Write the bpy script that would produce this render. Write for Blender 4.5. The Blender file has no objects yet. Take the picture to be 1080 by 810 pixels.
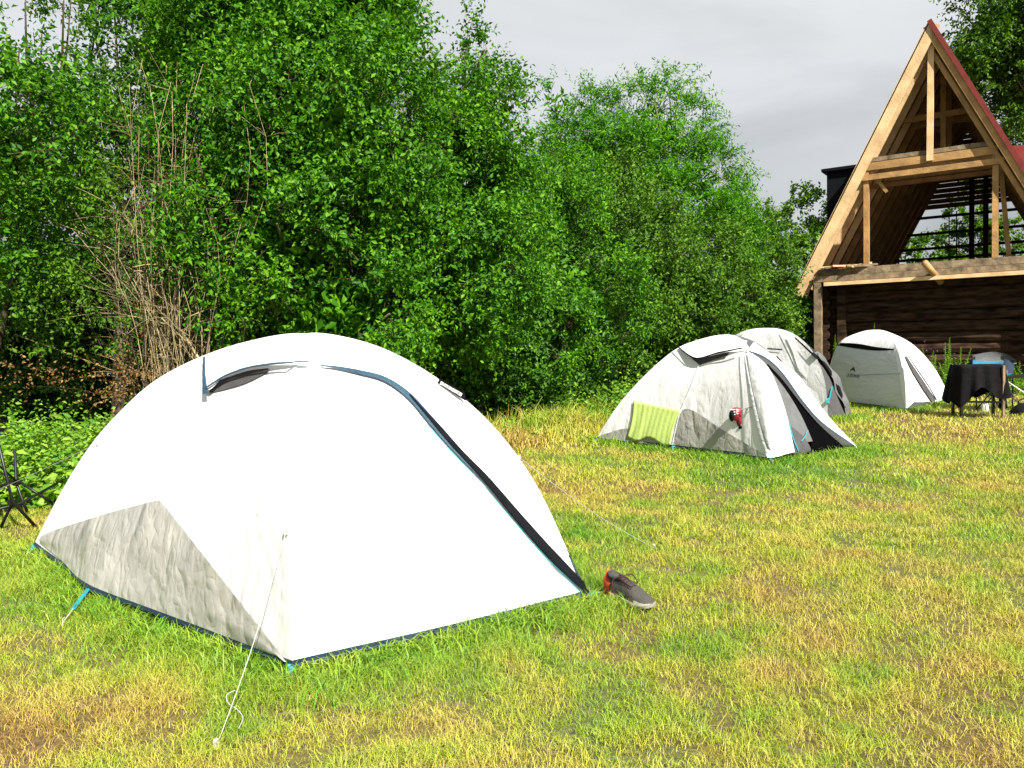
import bpy, math, random
import numpy as np
from mathutils import Vector, Matrix
from mathutils.bvhtree import BVHTree
random.seed(7); RNG = np.random.default_rng(7)
SC = bpy.context.scene; COL = SC.collection
R = math.radians

# ------------------------------------------------------------------ camera
CAMH = 1.25; F = 840.0
cp = Vector((0, 0, CAMH)); pitch = R(2.75); roll = R(1.3)
fw = Vector((0, math.cos(pitch), -math.sin(pitch)))
up0 = Vector((0, math.sin(pitch), math.cos(pitch))); rt0 = Vector((1, 0, 0))
rt = rt0 * math.cos(roll) - up0 * math.sin(roll)
up = up0 * math.cos(roll) + rt0 * math.sin(roll)
cd = bpy.data.cameras.new('camera'); cam = bpy.data.objects.new('camera', cd); COL.objects.link(cam)
cd.sensor_width = 36; cd.lens = 36 * F / 1080; cd.clip_start = .05; cd.clip_end = 2000
m = Matrix((rt, up, -fw)).transposed().to_4x4(); m.translation = cp
cam.matrix_world = m; SC.camera = cam

def ray(px, py):
    return (fw + rt * ((px - 540) / F) + up * ((405 - py) / F)).normalized()
def at(px, py, D):
    d = ray(px, py); return cp + d * (D / d.y)
def ground(px, py, z=0.0):
    d = ray(px, py); return cp + d * ((z - cp.z) / d.z)
def plane(px, py, p, n):
    d = ray(px, py); return cp + d * ((p - cp).dot(n) / d.dot(n))

# ------------------------------------------------------------------ noise
_T = RNG.random((256, 256))
def vnoise(x, y):
    x = np.asarray(x, float); y = np.asarray(y, float)
    xi = np.floor(x).astype(int); yi = np.floor(y).astype(int)
    fx = x - xi; fy = y - yi; fx = fx*fx*(3-2*fx); fy = fy*fy*(3-2*fy)
    a = _T[xi % 256, yi % 256]; b = _T[(xi+1) % 256, yi % 256]
    c = _T[xi % 256, (yi+1) % 256]; d = _T[(xi+1) % 256, (yi+1) % 256]
    return (a*(1-fx)+b*fx)*(1-fy)+(c*(1-fx)+d*fx)*fy
def fbm(x, y, o=3):
    s = 0; a = .5; t = 0
    for k in range(o):
        s = s + a*vnoise(x*2**k+17.3*k, y*2**k+5.1*k); t += a; a *= .5
    return s/t
def gz(x, y):
    return (fbm(x*.45, y*.45, 2)-.5)*.05 + (vnoise(x*2.3, y*2.3)-.5)*.02

# ------------------------------------------------------------------ materials
def newmat(name):
    mt = bpy.data.materials.new(name); mt.use_nodes = True
    nt = mt.node_tree; nt.nodes.clear()
    out = nt.nodes.new('ShaderNodeOutputMaterial')
    return mt, nt, out
def N(nt, t, **kw):
    n = nt.nodes.new(t)
    for k, v in kw.items():
        if k in n.inputs: n.inputs[k].default_value = v
        else: setattr(n, k, v)
    return n
def ramp(nt, fac, stops):
    r = nt.nodes.new('ShaderNodeValToRGB'); e = r.color_ramp.elements
    while len(e) < len(stops): e.new(.5)
    for i, (p, c) in enumerate(stops):
        e[i].position = p; e[i].color = (*c, 1)
    nt.links.new(fac, r.inputs[0]); return r.outputs[0]
def noisefac(nt, scale, detail=3, coord='Object', stretch=None, dist=0.0):
    tc = nt.nodes.new('ShaderNodeTexCoord'); src = tc.outputs[coord]
    if stretch:
        mp = nt.nodes.new('ShaderNodeMapping'); mp.inputs['Scale'].default_value = stretch
        nt.links.new(src, mp.inputs[0]); src = mp.outputs[0]
    n = N(nt, 'ShaderNodeTexNoise', Scale=scale, Detail=detail, Distortion=dist)
    nt.links.new(src, n.inputs['Vector']); return n.outputs['Fac']
def mul(c, k): return tuple(min(1, v*k) for v in c)
def basic(name, col, rough=.6, var=.25, scale=8, bump=.0, bscale=30, stretch=None, spec=.4, metal=0, trans=0.0, dist=0.0, col2=None, crease=0):
    mt, nt, out = newmat(name)
    p = N(nt, 'ShaderNodeBsdfPrincipled', Roughness=rough, Metallic=metal)
    p.inputs['Specular IOR Level'].default_value = spec
    f = noisefac(nt, scale, 4, stretch=stretch)
    c = ramp(nt, f, [(.3, mul(col, 1-var)), (.7, col2 or mul(col, 1+var*.5))])
    nt.links.new(c, p.inputs['Base Color'])
    if bump:
        bf = noisefac(nt, bscale, 4, stretch=stretch, dist=dist)
        b = N(nt, 'ShaderNodeBump', Strength=bump, Distance=.02)
        nt.links.new(bf, b.inputs['Height']); nt.links.new(b.outputs[0], p.inputs['Normal'])
    if crease:
        hsum = None
        for sc_, k_ in ((2.4, 1.0), (6.5, .45), (15, .2)):
            nf = noisefac(nt, sc_, 1.5, stretch=stretch, dist=.5)
            a1_ = N(nt, 'ShaderNodeMath', operation='SUBTRACT'); a1_.inputs[1].default_value = .5; nt.links.new(nf, a1_.inputs[0])
            a2_ = N(nt, 'ShaderNodeMath', operation='ABSOLUTE'); nt.links.new(a1_.outputs[0], a2_.inputs[0])
            a3_ = N(nt, 'ShaderNodeMath', operation='MULTIPLY_ADD'); a3_.inputs[1].default_value = k_; nt.links.new(a2_.outputs[0], a3_.inputs[0])
            if hsum is None: a3_.inputs[2].default_value = 0
            else: nt.links.new(hsum, a3_.inputs[2])
            hsum = a3_.outputs[0]
        b = N(nt, 'ShaderNodeBump', Strength=1.0, Distance=crease); nt.links.new(hsum, b.inputs['Height']); nt.links.new(b.outputs[0], p.inputs['Normal'])
    sh = p.outputs[0]
    if trans:
        tr = nt.nodes.new('ShaderNodeBsdfTranslucent'); nt.links.new(c, tr.inputs[0])
        mx = N(nt, 'ShaderNodeMixShader'); mx.inputs[0].default_value = trans
        nt.links.new(sh, mx.inputs[1]); nt.links.new(tr.outputs[0], mx.inputs[2]); sh = mx.outputs[0]
    nt.links.new(sh, out.inputs[0]); return mt
def foliage(name, dark, mid, light, trans=.28, patch=.8, brown=None):
    mt, nt, out = newmat(name)
    g = nt.nodes.new('ShaderNodeNewGeometry')
    f = noisefac(nt, patch, 2)
    a = N(nt, 'ShaderNodeMath', operation='MULTIPLY_ADD'); a.inputs[1].default_value = .55
    nt.links.new(g.outputs['Random Per Island'], a.inputs[0])
    b = N(nt, 'ShaderNodeMath', operation='MULTIPLY'); b.inputs[1].default_value = .55
    nt.links.new(f, b.inputs[0]); nt.links.new(b.outputs[0], a.inputs[2])
    stops = [(.15, dark), (.5, mid), (.85, light)]
    if brown: stops = [(.10, brown), (.16, dark), (.5, mid), (.85, light)]
    c = ramp(nt, a.outputs[0], stops)
    p = N(nt, 'ShaderNodeBsdfPrincipled', Roughness=.5); p.inputs['Specular IOR Level'].default_value = .16
    nt.links.new(c, p.inputs['Base Color'])
    tr = nt.nodes.new('ShaderNodeBsdfTranslucent')
    hs = N(nt, 'ShaderNodeHueSaturation', Saturation=1.1, Value=1.5); nt.links.new(c, hs.inputs['Color'])
    nt.links.new(hs.outputs[0], tr.inputs[0])
    mx = N(nt, 'ShaderNodeMixShader'); mx.inputs[0].default_value = trans
    nt.links.new(p.outputs[0], mx.inputs[1]); nt.links.new(tr.outputs[0], mx.inputs[2])
    nt.links.new(mx.outputs[0], out.inputs[0]); return mt

M = {}
M['white'] = basic('white_fabric', (.79, .80, .82), .55, .02, 3, .2, 1.6, stretch=(.9, .9, .5), trans=.12, dist=.6, crease=.03)
M['white2'] = basic('pale_fabric', (.72, .735, .76), .55, .04, 3, .35, 2.2, stretch=(1.0, 1.0, .8), trans=.1, dist=.8, crease=.025)
M['logo_panel'] = basic('pale_grey_fabric', (.60, .63, .67), .6, .05, 3, .4, 2.5, stretch=(.8, .8, 2.2), dist=.6, crease=.03)
M['grey'] = basic('grey_fabric', (.30, .30, .285), .38, .08, 5, .75, 3.2, stretch=(.95, .95, .75), spec=.5, dist=.9, col2=(.36, .355, .32), crease=.055)
M['mesh'] = basic('grey_netting', (.07, .07, .072), .9, .2, 9, .3, 10, spec=.1)
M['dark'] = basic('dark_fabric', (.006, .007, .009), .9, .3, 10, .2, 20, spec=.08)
M['inner_shade'] = basic('painted_inner_shade', (.0025, .0025, .003), 1, .1, 10, spec=0.0)  # flat black that paints the shade inside the tents and the shoe
M['navy'] = basic('navy_binding', (.010, .028, .055), .5, .3, 20, .3, 60)
M['steel'] = basic('slate_binding', (.020, .058, .095), .55, .3, 20, .3, 60)
M['teal'] = basic('teal_webbing', (.015, .22, .26), .5, .2, 40, .3, 80)
M['cord'] = basic('cord', (.36, .36, .34), .8, .2, 200)
M['lime'] = basic('lime_towel', (.47, .61, .17), .9, .08, 12, .15, 40)
M['red'] = basic('red_cloth', (.22, .008, .015), .8, .3, 40, .4, 90)
M['black'] = basic('black_cloth', (.006, .0055, .0065), .9, .4, 12, .4, 30, spec=.12)
M['blackmetal'] = basic('black_tube', (.010, .010, .011), .4, .3, 30, metal=.2)
M['alu'] = basic('pale_tube', (.55, .50, .42), .4, .2, 30, metal=.3)
M['wood'] = basic('new_wood', (.60, .40, .20), .7, .22, 3, .3, 25, stretch=(1, 1, 1), col2=(.70, .50, .27))
M['wood2'] = basic('amber_wood', (.36, .205, .075), .75, .35, 4, .4, 25)
M['oldwood'] = basic('weathered_wood', (.15, .11, .065), .8, .45, 6, .5, 18, col2=(.27, .20, .12))
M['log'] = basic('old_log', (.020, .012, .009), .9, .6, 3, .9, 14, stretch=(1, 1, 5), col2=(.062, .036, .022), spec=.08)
M['deck'] = basic('roof_board', (.22, .105, .038), .85, .35, 3, .4, 20)
M['redroof'] = basic('red_sheet', (.15, .016, .010), .55, .2, 6, .2, 30)
M['bark'] = basic('bark', (.12, .095, .06), .9, .4, 12, .8, 30, stretch=(1, 1, .3))
M['stem'] = basic('dry_stem', (.24, .19, .105), .9, .45, 9, .4, 40, col2=(.44, .355, .20), spec=.15)
M['darkstem'] = basic('dark_stem', (.06, .045, .028), .9, .35, 9, .4, 40, spec=.1)
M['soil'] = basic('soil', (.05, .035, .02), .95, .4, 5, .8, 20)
M['leafA'] = foliage('leaf_bright', (.012, .055, .003), (.040, .155, .005), (.125, .30, .012))
M['leafB'] = foliage('leaf_olive', (.014, .046, .004), (.045, .125, .008), (.125, .24, .02))
M['leafC'] = foliage('leaf_locust', (.022, .105, .004), (.055, .20, .006), (.13, .335, .015), trans=.35)
M['leafD'] = foliage('leaf_dark', (.018, .055, .008), (.04, .12, .012), (.10, .22, .025))
M['leafE'] = foliage('leaf_lime', (.05, .13, .01), (.12, .27, .02), (.24, .42, .05))
M['deadleaf'] = foliage('leaf_dead', (.05, .026, .008), (.15, .085, .028), (.32, .20, .07), trans=.1)
M['weed'] = foliage('weed_leaf', (.03, .11, .008), (.095, .235, .016), (.26, .39, .05))
M['shoe_grey'] = basic('shoe_grey', (.050, .048, .040), .8, .2, 40, .4, 150)
M['shoe_dark'] = basic('shoe_dark', (.035, .033, .033), .8, .2, 40, .3, 90)
M['orange'] = basic('shoe_orange', (.42, .055, .015), .6, .15, 30)
M['toe'] = basic('shoe_rubber', (.24, .23, .19), .6, .15, 30)
M['lace'] = basic('shoe_lace', (.030, .008, .008), .9, .3, 90)
M['cyan'] = basic('cyan_cloth', (.01, .17, .30), .6, .15, 10, .2, 40)
M['chairgrey'] = basic('grey_cloth', (.10, .105, .11), .85, .2, 12, .3, 40)
M['paper'] = basic('white_card', (.7, .7, .68), .7, .1, 10)
M['purple'] = basic('purple_petal', (.12, .02, .10), .7, .2, 20)
M['ink'] = basic('black_print', (.02, .02, .022), .6, .1, 10)
M['bluepack'] = basic('blue_cloth', (.02, .035, .07), .8, .2, 12)

# grass materials
def grassmat():
    mt, nt, out = newmat('grass_blades')
    at_ = nt.nodes.new('ShaderNodeAttribute'); at_.attribute_name = 'tint'
    g = nt.nodes.new('ShaderNodeNewGeometry')
    a = N(nt, 'ShaderNodeMath', operation='MULTIPLY_ADD'); a.inputs[1].default_value = .34
    nt.links.new(g.outputs['Random Per Island'], a.inputs[0]); nt.links.new(at_.outputs['Fac'], a.inputs[2])
    s = N(nt, 'ShaderNodeMath', operation='SUBTRACT'); s.inputs[1].default_value = .17
    nt.links.new(a.outputs[0], s.inputs[0])
    c = ramp(nt, s.outputs[0], [(0, (.28, .17, .045)), (.22, (.44, .35, .080)), (.42, (.40, .39, .055)), (.68, (.22, .34, .025)), (1, (.07, .23, .012))])
    p = N(nt, 'ShaderNodeBsdfPrincipled', Roughness=.5); p.inputs['Specular IOR Level'].default_value = .3
    nt.links.new(c, p.inputs['Base Color'])
    tr = nt.nodes.new('ShaderNodeBsdfTranslucent'); nt.links.new(c, tr.inputs[0])
    mx = N(nt, 'ShaderNodeMixShader'); mx.inputs[0].default_value = .2
    nt.links.new(p.outputs[0], mx.inputs[1]); nt.links.new(tr.outputs[0], mx.inputs[2])
    nt.links.new(mx.outputs[0], out.inputs[0]); return mt
M['grass'] = grassmat()
def groundmat():
    mt, nt, out = newmat('meadow_ground')
    f1 = noisefac(nt, .6, 4); f2 = noisefac(nt, 25, 4)
    c1 = ramp(nt, f1, [(.35, (.12, .07, .022)), (.5, (.12, .10, .022)), (.65, (.06, .10, .015))])
    c2 = ramp(nt, f2, [(.3, (.35, .35, .35)), (.7, (1, 1, 1))])
    mx = N(nt, 'ShaderNodeMix', data_type='RGBA', blend_type='MULTIPLY'); mx.inputs[0].default_value = 1
    nt.links.new(c1, mx.inputs[6]); nt.links.new(c2, mx.inputs[7])
    p = N(nt, 'ShaderNodeBsdfPrincipled', Roughness=.9); nt.links.new(mx.outputs[2], p.inputs['Base Color'])
    nt.links.new(p.outputs[0], out.inputs[0]); return mt
M['ground'] = groundmat()

# ------------------------------------------------------------------ object helpers
def tag(o, label=None, cat=None, group=None, kind=None):
    if label: o['label'] = label
    if cat: o['category'] = cat
    if group: o['group'] = group
    if kind: o['kind'] = kind
    return o
def thing(name, loc, label, cat, group=None):
    o = bpy.data.objects.new(name, None); COL.objects.link(o); o.location = loc
    o.empty_display_size = .1
    return tag(o, label, cat, group)
def wloc(o):
    v = Vector((0, 0, 0))
    while o is not None: v += o.location; o = o.parent
    return v
class MB:
    def __init__(s): s.v = []; s.f = []; s.mi = []
    def add(s, v, f, mi=0):
        b = len(s.v); s.v += [tuple(p) for p in v]
        s.f += [tuple(i+b for i in q) for q in f]; s.mi += [mi]*len(f); return s
    def box(s, c, ax, ay, az, sx, sy, sz, mi=0):
        c = Vector(c); v = []
        for dx in (-1, 1):
            for dy in (-1, 1):
                for dz in (-1, 1):
                    v.append(c + ax*dx*sx/2 + ay*dy*sy/2 + az*dz*sz/2)
        return s.add(v, [(0,1,3,2),(4,6,7,5),(0,4,5,1),(2,3,7,6),(0,2,6,4),(1,5,7,3)], mi)
    def beam(s, a, b, side, w, h, mi=0, ext=0.0):      # w along side, h perpendicular
        a = Vector(a); b = Vector(b); d = (b-a).normalized(); a = a-d*ext; b = b+d*ext
        side = Vector(side); sd = (side - d*side.dot(d)).normalized(); n = d.cross(sd)
        return s.box((a+b)/2, d, sd, n, (b-a).length, w, h, mi)
    def tube(s, pts, rad, n=8, mi=0, cap=True):
        pts = [Vector(p) for p in pts]; k = len(pts)
        rad = rad if hasattr(rad, '__len__') else [rad]*k
        v = []; f = []; prev = None
        for i, p in enumerate(pts):
            d = (pts[min(i+1, k-1)] - pts[max(i-1, 0)]).normalized()
            if prev is None:
                a = d.orthogonal().normalized()
            else:
                a = (prev - d*prev.dot(d))
                a = a.normalized() if a.length > 1e-6 else d.orthogonal().normalized()
            prev = a; b = d.cross(a)
            for j in range(n):
                t = 2*math.pi*j/n; v.append(p + (a*math.cos(t)+b*math.sin(t))*rad[i])
        for i in range(k-1):
            for j in range(n):
                f.append((i*n+j, i*n+(j+1) % n, (i+1)*n+(j+1) % n, (i+1)*n+j))
        if cap: f.append(tuple(range(n))[::-1]); f.append(tuple((k-1)*n+j for j in range(n)))
        return s.add(v, f, mi)
    def grid(s, P, mi=0, close=False):                   # P[i][j] points
        a = len(P); b = len(P[0]); v = [p for r in P for p in r]; f = []
        for i in range(a-1):
            for j in range(b-1 if not close else b):
                f.append((i*b+j, i*b+(j+1) % b, (i+1)*b+(j+1) % b, (i+1)*b+j))
        return s.add(v, f, mi)
    def build(s, name, mats, parent=None, smooth=False, loc=None):
        me = bpy.data.meshes.new(name); o = bpy.data.objects.new(name, me); COL.objects.link(o)
        if parent is not None: base = wloc(parent); o.parent = parent
        elif loc is not None: base = Vector(loc); o.location = base
        else: base = Vector((0, 0, 0))
        me.from_pydata([(p[0]-base.x, p[1]-base.y, p[2]-base.z) for p in s.v], [], s.f)
        for mt in (mats if isinstance(mats, (list, tuple)) else [mats]): me.materials.append(mt)
        if isinstance(mats, (list, tuple)): me.polygons.foreach_set('material_index', s.mi)
        if smooth: me.polygons.foreach_set('use_smooth', [True]*len(me.polygons))
        me.update(); return o
def np_mesh(name, V, loops, starts, totals, mat, parent=None, attr=None, loc=None):
    me = bpy.data.meshes.new(name); o = bpy.data.objects.new(name, me); COL.objects.link(o)
    base = wloc(parent) if parent is not None else (Vector(loc) if loc is not None else Vector((0, 0, 0)))
    if parent is not None: o.parent = parent
    elif loc is not None: o.location = base
    V = V - np.array(base)
    me.vertices.add(len(V)); me.vertices.foreach_set('co', V.astype(np.float32).ravel())
    me.loops.add(len(loops)); me.loops.foreach_set('vertex_index', loops.astype(np.int32))
    me.polygons.add(len(starts)); me.polygons.foreach_set('loop_start', starts.astype(np.int32))
    me.update(calc_edges=True)
    if attr is not None:
        a = me.attributes.new('tint', 'FLOAT', 'POINT'); a.data.foreach_set('value', attr.astype(np.float32))
    me.materials.append(mat); return o
def nrm(a): return a/np.maximum(np.linalg.norm(a, axis=-1, keepdims=True), 1e-9)

def leaf_mesh(name, P, Dr, Nn, L, W, mat, parent=None, fold=.25, loc=None, twigs=None):
    """one folded diamond leaf per point"""
    n = len(P); Dr = nrm(Dr); S = nrm(np.cross(Dr, Nn)); U = nrm(np.cross(S, Dr))
    L = np.broadcast_to(L, (n,))[:, None]; W = np.broadcast_to(W, (n,))[:, None]
    mid = P + Dr*L*.45
    V = np.stack([P, mid+S*W*.5+U*W*fold, P+Dr*L-U*L*.12, mid-S*W*.5+U*W*fold], 1).reshape(-1, 3)
    b = (np.arange(n)*4)[:, None]
    tri = np.concatenate([b+np.array([[0, 1, 2]]), b+np.array([[0, 2, 3]])], 1).reshape(-1)
    k = 2*n
    if twigs is not None:
        V = np.concatenate([V, twigs]); tri = np.concatenate([tri, 4*n+np.arange(len(twigs))])
        o = np_mesh(name, V, tri, np.arange(k+len(twigs)//3)*3, None, mat, parent, loc=loc)
        o.data.materials.append(M['darkstem']); mi = np.zeros(k+len(twigs)//3, np.int32); mi[k:] = 1
        o.data.polygons.foreach_set('material_index', mi); return o
    return np_mesh(name, V, tri, np.arange(k)*3, None, mat, parent, loc=loc)

def tube_px(pts, rad, **k):
    return MB().tube(pts, rad, **k)

# ------------------------------------------------------------------ world and sun
sxy = Vector((.48, -.88)).normalized(); el = R(45)
sunv = Vector((sxy.x*math.cos(el), sxy.y*math.cos(el), math.sin(el)))
W = bpy.data.worlds.new('World'); SC.world = W; W.use_nodes = True
nt = W.node_tree; nt.nodes.clear()
wo = nt.nodes.new('ShaderNodeOutputWorld')
sky = nt.nodes.new('ShaderNodeTexSky'); sky.sky_type = 'NISHITA'; sky.sun_disc = False
sky.sun_elevation = el; sky.sun_rotation = math.atan2(sunv.x, sunv.y)
b1 = N(nt, 'ShaderNodeBackground', Strength=.07); nt.links.new(sky.outputs[0], b1.inputs[0])
tc = nt.nodes.new('ShaderNodeTexCoord'); mp = nt.nodes.new('ShaderNodeMapping')
mp.inputs['Scale'].default_value = (1, 1, 2.2); mp.inputs['Location'].default_value = (.6, .2, .1)
nt.links.new(tc.outputs['Generated'], mp.inputs[0])
nz = N(nt, 'ShaderNodeTexNoise', Scale=2.3, Detail=5, Roughness=.5, Distortion=.5); nt.links.new(mp.outputs[0], nz.inputs['Vector'])
cc = ramp(nt, nz.outputs['Fac'], [(.34, (.25, .253, .258)), (.50, (.325, .326, .32)), (.62, (.385, .385, .38))])
sx = nt.nodes.new('ShaderNodeSeparateXYZ'); nt.links.new(tc.outputs['Generated'], sx.inputs[0])
mr = N(nt, 'ShaderNodeMapRange'); mr.inputs['From Min'].default_value = .02; mr.inputs['From Max'].default_value = .42
mr.inputs['To Min'].default_value = .60; mr.inputs['To Max'].default_value = 1.0; nt.links.new(sx.outputs[2], mr.inputs['Value'])
b2 = nt.nodes.new('ShaderNodeBackground'); nt.links.new(cc, b2.inputs[0]); nt.links.new(mr.outputs[0], b2.inputs[1])
mxs = nt.nodes.new('ShaderNodeMixShader'); mxs.inputs[0].default_value = .86
nt.links.new(b1.outputs[0], mxs.inputs[1]); nt.links.new(b2.outputs[0], mxs.inputs[2]); nt.links.new(mxs.outputs[0], wo.inputs[0])
sl = bpy.data.lights.new('sun', 'SUN'); sl.energy = 5.0; sl.angle = R(.5); sl.color = (1, .94, .84)
so = bpy.data.objects.new('sun', sl); COL.objects.link(so); so.location = sunv*50
so.rotation_euler = sunv.to_track_quat('Z', 'Y').to_euler()
SC.view_settings.view_transform = 'Standard'; SC.view_settings.look = 'None'
SC.view_settings.exposure = 1.3; SC.view_settings.gamma = 1

# ------------------------------------------------------------------ ground
xs = np.concatenate([np.linspace(-300, -14, 12), np.linspace(-12, 24, 181), np.linspace(27, 300, 12)])
ys = np.concatenate([np.linspace(-100, -2, 8), np.linspace(0, 32, 161), np.linspace(36, 400, 14)])
X, Y = np.meshgrid(xs, ys, indexing='ij')
Z = gz(X, Y)
V = np.stack([X, Y, Z], -1).reshape(-1, 3)
nx, ny = len(xs), len(ys)
I = (np.arange(nx-1)[:, None]*ny + np.arange(ny-1)[None]).ravel()
q = np.stack([I, I+ny, I+ny+1, I+1], 1).ravel()
g = np_mesh('ground', V, q, np.arange(len(I))*4, None, M['ground']); tag(g, 'mown meadow ground under the tents', kind='structure')
g.data.polygons.foreach_set('use_smooth', [True]*len(g.data.polygons))

# ------------------------------------------------------------------ tents
def resample(P, n):
    P = [Vector(p) for p in P]; L = [0]
    for a, b in zip(P, P[1:]): L.append(L[-1]+(b-a).length)
    out = []; j = 0
    for i in range(n):
        t = L[-1]*i/(n-1)
        while j < len(L)-2 and L[j+1] < t: j += 1
        k = (t-L[j])/max(1e-9, L[j+1]-L[j]); out.append(P[j].lerp(P[j+1], k))
    return out
def smooth_line(P, n):                                       # Catmull-Rom through 2D/3D points, n samples
    P = [Vector((*p, 0)) if len(p) == 2 else Vector(p) for p in P]
    Q = [P[0]*2-P[1]] + P + [P[-1]*2-P[-2]]; out = []
    for i in range(1, len(Q)-2):
        for k in range(8):
            t = k/8; a, b, c, d = Q[i-1], Q[i], Q[i+1], Q[i+2]
            out.append(.5*((2*b)+(c-a)*t+(2*a-5*b+4*c-d)*t*t+(3*b-a-3*c+d)*t**3))
    out.append(P[-1]); return resample(out, n)

class Tent:
    NT = 30; NU = 18
    def __init__(s, label, A, D, C, sil, z0=.05, group='white dome tents', pull=.16, skip=(), mat=None, e=.97, prof=.8, sag=.03, B=None):
        s.A = ground(*A, z0); s.D = ground(*D, z0); s.C = ground(*C, z0)
        dcd = (s.D-s.C); n = Vector((dcd.y, -dcd.x, 0)).normalized()
        pts = [plane(x, y, s.C, n) for x, y in sil]
        line = smooth_line([s.C]+pts+[s.D], 160)
        k = max(range(160), key=lambda i: line[i].z); s.T = line[k].copy(); s.T_px = None
        left = resample(line[:k+1], s.NT); right = resample(line[k:][::-1], s.NT)
        H = s.T.z; ctr = Vector((s.T.x, s.T.y, z0)); s.ctr = ctr
        s.E = ctr+(ctr-s.A)*e
        def gen(P):
            q = []
            for i in range(41):
                f = math.pi/2*i/40
                q.append(ctr + (P-ctr)*(math.cos(f)**prof) + Vector((0, 0, (H-z0)*math.sin(f)**prof)))
            return resample(q, s.NT)
        rA, rE = gen(s.A), gen(s.E)
        s.panels = {}; bv = None
        if B:
            b_ = ground(*B, z0); ca = s.A-s.C; ub = (b_-s.C).dot(ca)/ca.dot(ca); bv = b_-s.C.lerp(s.A, ub)
        for key, r0, r1 in (('CA', left, rA), ('AD', rA, right), ('DE', right, rE), ('EC', rE, left)):
            P = []
            for j in range(s.NT):
                t = j/(s.NT-1); row = []
                for i in range(s.NU+1):
                    u = i/s.NU; p = r0[j].lerp(r1[j], u)
                    out = (p-ctr); out.z = 0
                    out = out.normalized() if out.length > 1e-4 else Vector((0, 0, 0))
                    o = math.sin(math.pi*u)
                    if key == 'CA' and bv is not None:
                        b = 0; tr = (u/ub if u < ub else (1-u)/(1-ub)); tr = tr-.12*math.sin(math.pi*tr)*tr
                        p = p+bv*tr*(1-t)**3
                    else: b = (pull if key in ('CA', 'DE') else .02)*o**1.5*(1-t)**2
                    b -= sag*o*math.sin(math.pi*t)
                    b += (fbm(u*5+3, t*4+len(key), 2)-.5)*.02*math.sin(math.pi*t)
                    p = p + out*b
                    if t > .5: p.z += .018*o*math.sin(math.pi*min(1, (t-.5)*2))
                    row.append(p)
                P.append(row)
            s.panels[key] = P
        full = MB()
        for P in s.panels.values(): full.grid(P)
        s.bvh = BVHTree.FromPolygons([Vector(v) for v in full.v], full.f)
        s.root = thing('dome_tent', (ctr.x, ctr.y, 0), label, 'tent', group)
        fl = MB()
        for key, P in s.panels.items():
            if key not in skip: fl.grid(P)
        fl.build('flysheet', mat or M['white'], s.root, True)
        # groundsheet tub + hem
        # inner tent, slightly smaller, its black colour standing in for interior shade
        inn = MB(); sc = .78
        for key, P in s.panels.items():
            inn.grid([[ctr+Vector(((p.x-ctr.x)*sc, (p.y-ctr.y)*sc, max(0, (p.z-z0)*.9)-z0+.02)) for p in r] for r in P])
        inn.build('inner_tent', M['inner_shade'], s.root, True)
        hem = MB(); w = .022
        for key, P in s.panels.items():
            if key in skip: continue
            row = P[0]; row2 = [(P[1][i]-P[0][i]).normalized() for i in range(len(row))]
            o = [Vector(((p-ctr).x, (p-ctr).y, 0)).normalized()*.006 for p in row]
            hem.grid([[p+o[i]-Vector((0, 0, .004)) for i, p in enumerate(row)], [p+o[i]+row2[i]*w for i, p in enumerate(row)]])
            hem.tube([p+o[i]*.5 for i, p in enumerate(row)], .005, 5)
        hem.build('hem', M['navy'], s.root)
    def hit(s, px, py, off=0.0):
        d = ray(px, py); h = s.bvh.ray_cast(cp, d)
        for jx, jy in ((.17, .11), (-.21, .13), (.09, -.23), (-.31, -.27), (.4, .1)):
            if h[0] is not None and jx not in (.17, -.21): break
            d2 = ray(px+jx, py+jy); h2 = s.bvh.ray_cast(cp, d2)
            if h2[0] is not None and (h[0] is None or (h2[0]-cp).length < (h[0]-cp).length-.12): h = h2; d = d2
        if h[0] is None:
            t = (s.T-cp).length; h = s.bvh.find_nearest(cp+d*t)
        n = h[1]
        if n.dot(d) > 0: n = -n
        return h[0]+n*off
    def patch(s, name, lo, hi, mat, ns=24, nv=8, off=.004, lin=False, parent=None):
        lo = smooth_line(lo, ns); hi = resample([Vector((*p, 0)) for p in hi], ns) if lin else smooth_line(hi, ns)
        fo = off if callable(off) else (lambda a, b: off)
        P = []; NR = np.zeros((ns, nv+1, 3))
        for i in range(ns):
            row = []
            for j in range(nv+1):
                v = j/nv; q = lo[i].lerp(hi[i], v)
                a_, b_ = s.hit(q.x, q.y), s.hit(q.x, q.y, 1.0); row.append(a_); NR[i, j] = b_-a_
            P.append(row)
        for _ in range(6):
            pd = np.pad(NR, ((1, 1), (1, 1), (0, 0)), 'edge')
            NR = nrm(pd[1:-1, 1:-1]+pd[:-2, 1:-1]+pd[2:, 1:-1]+pd[1:-1, :-2]+pd[1:-1, 2:])
        P = [[P[i][j]+Vector(NR[i, j])*fo(i/(ns-1), j/nv) for j in range(nv+1)] for i in range(ns)]
        mb = MB().grid(P)
        return mb.build(name, mat, parent if parent is not None else s.root, True)
    def ribbon(s, name, pts, w, mat, off=.008, n=40, parent=None):
        """strip on the surface; w in pixels (one value or one per point)"""
        L = smooth_line(pts, n)
        ws = w if hasattr(w, '__len__') else [w]*len(pts)
        P = []
        for i, p in enumerate(L):
            d = (L[min(i+1, n-1)]-L[max(i-1, 0)]); d.z = 0; d.normalize(); nn = Vector((-d.y, d.x, 0))
            t = i/(n-1)*(len(ws)-1); k = min(int(t), len(ws)-2); wi = ws[k]+(ws[k+1]-ws[k])*(t-k)
            P.append([s.hit(*(p+nn*wi*a).xy, off+(.004 if abs(a) < .1 else 0)) for a in (-.5, 0, .5)])
        return MB().grid(P).build(name, mat, parent if parent is not None else s.root, True)
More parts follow.
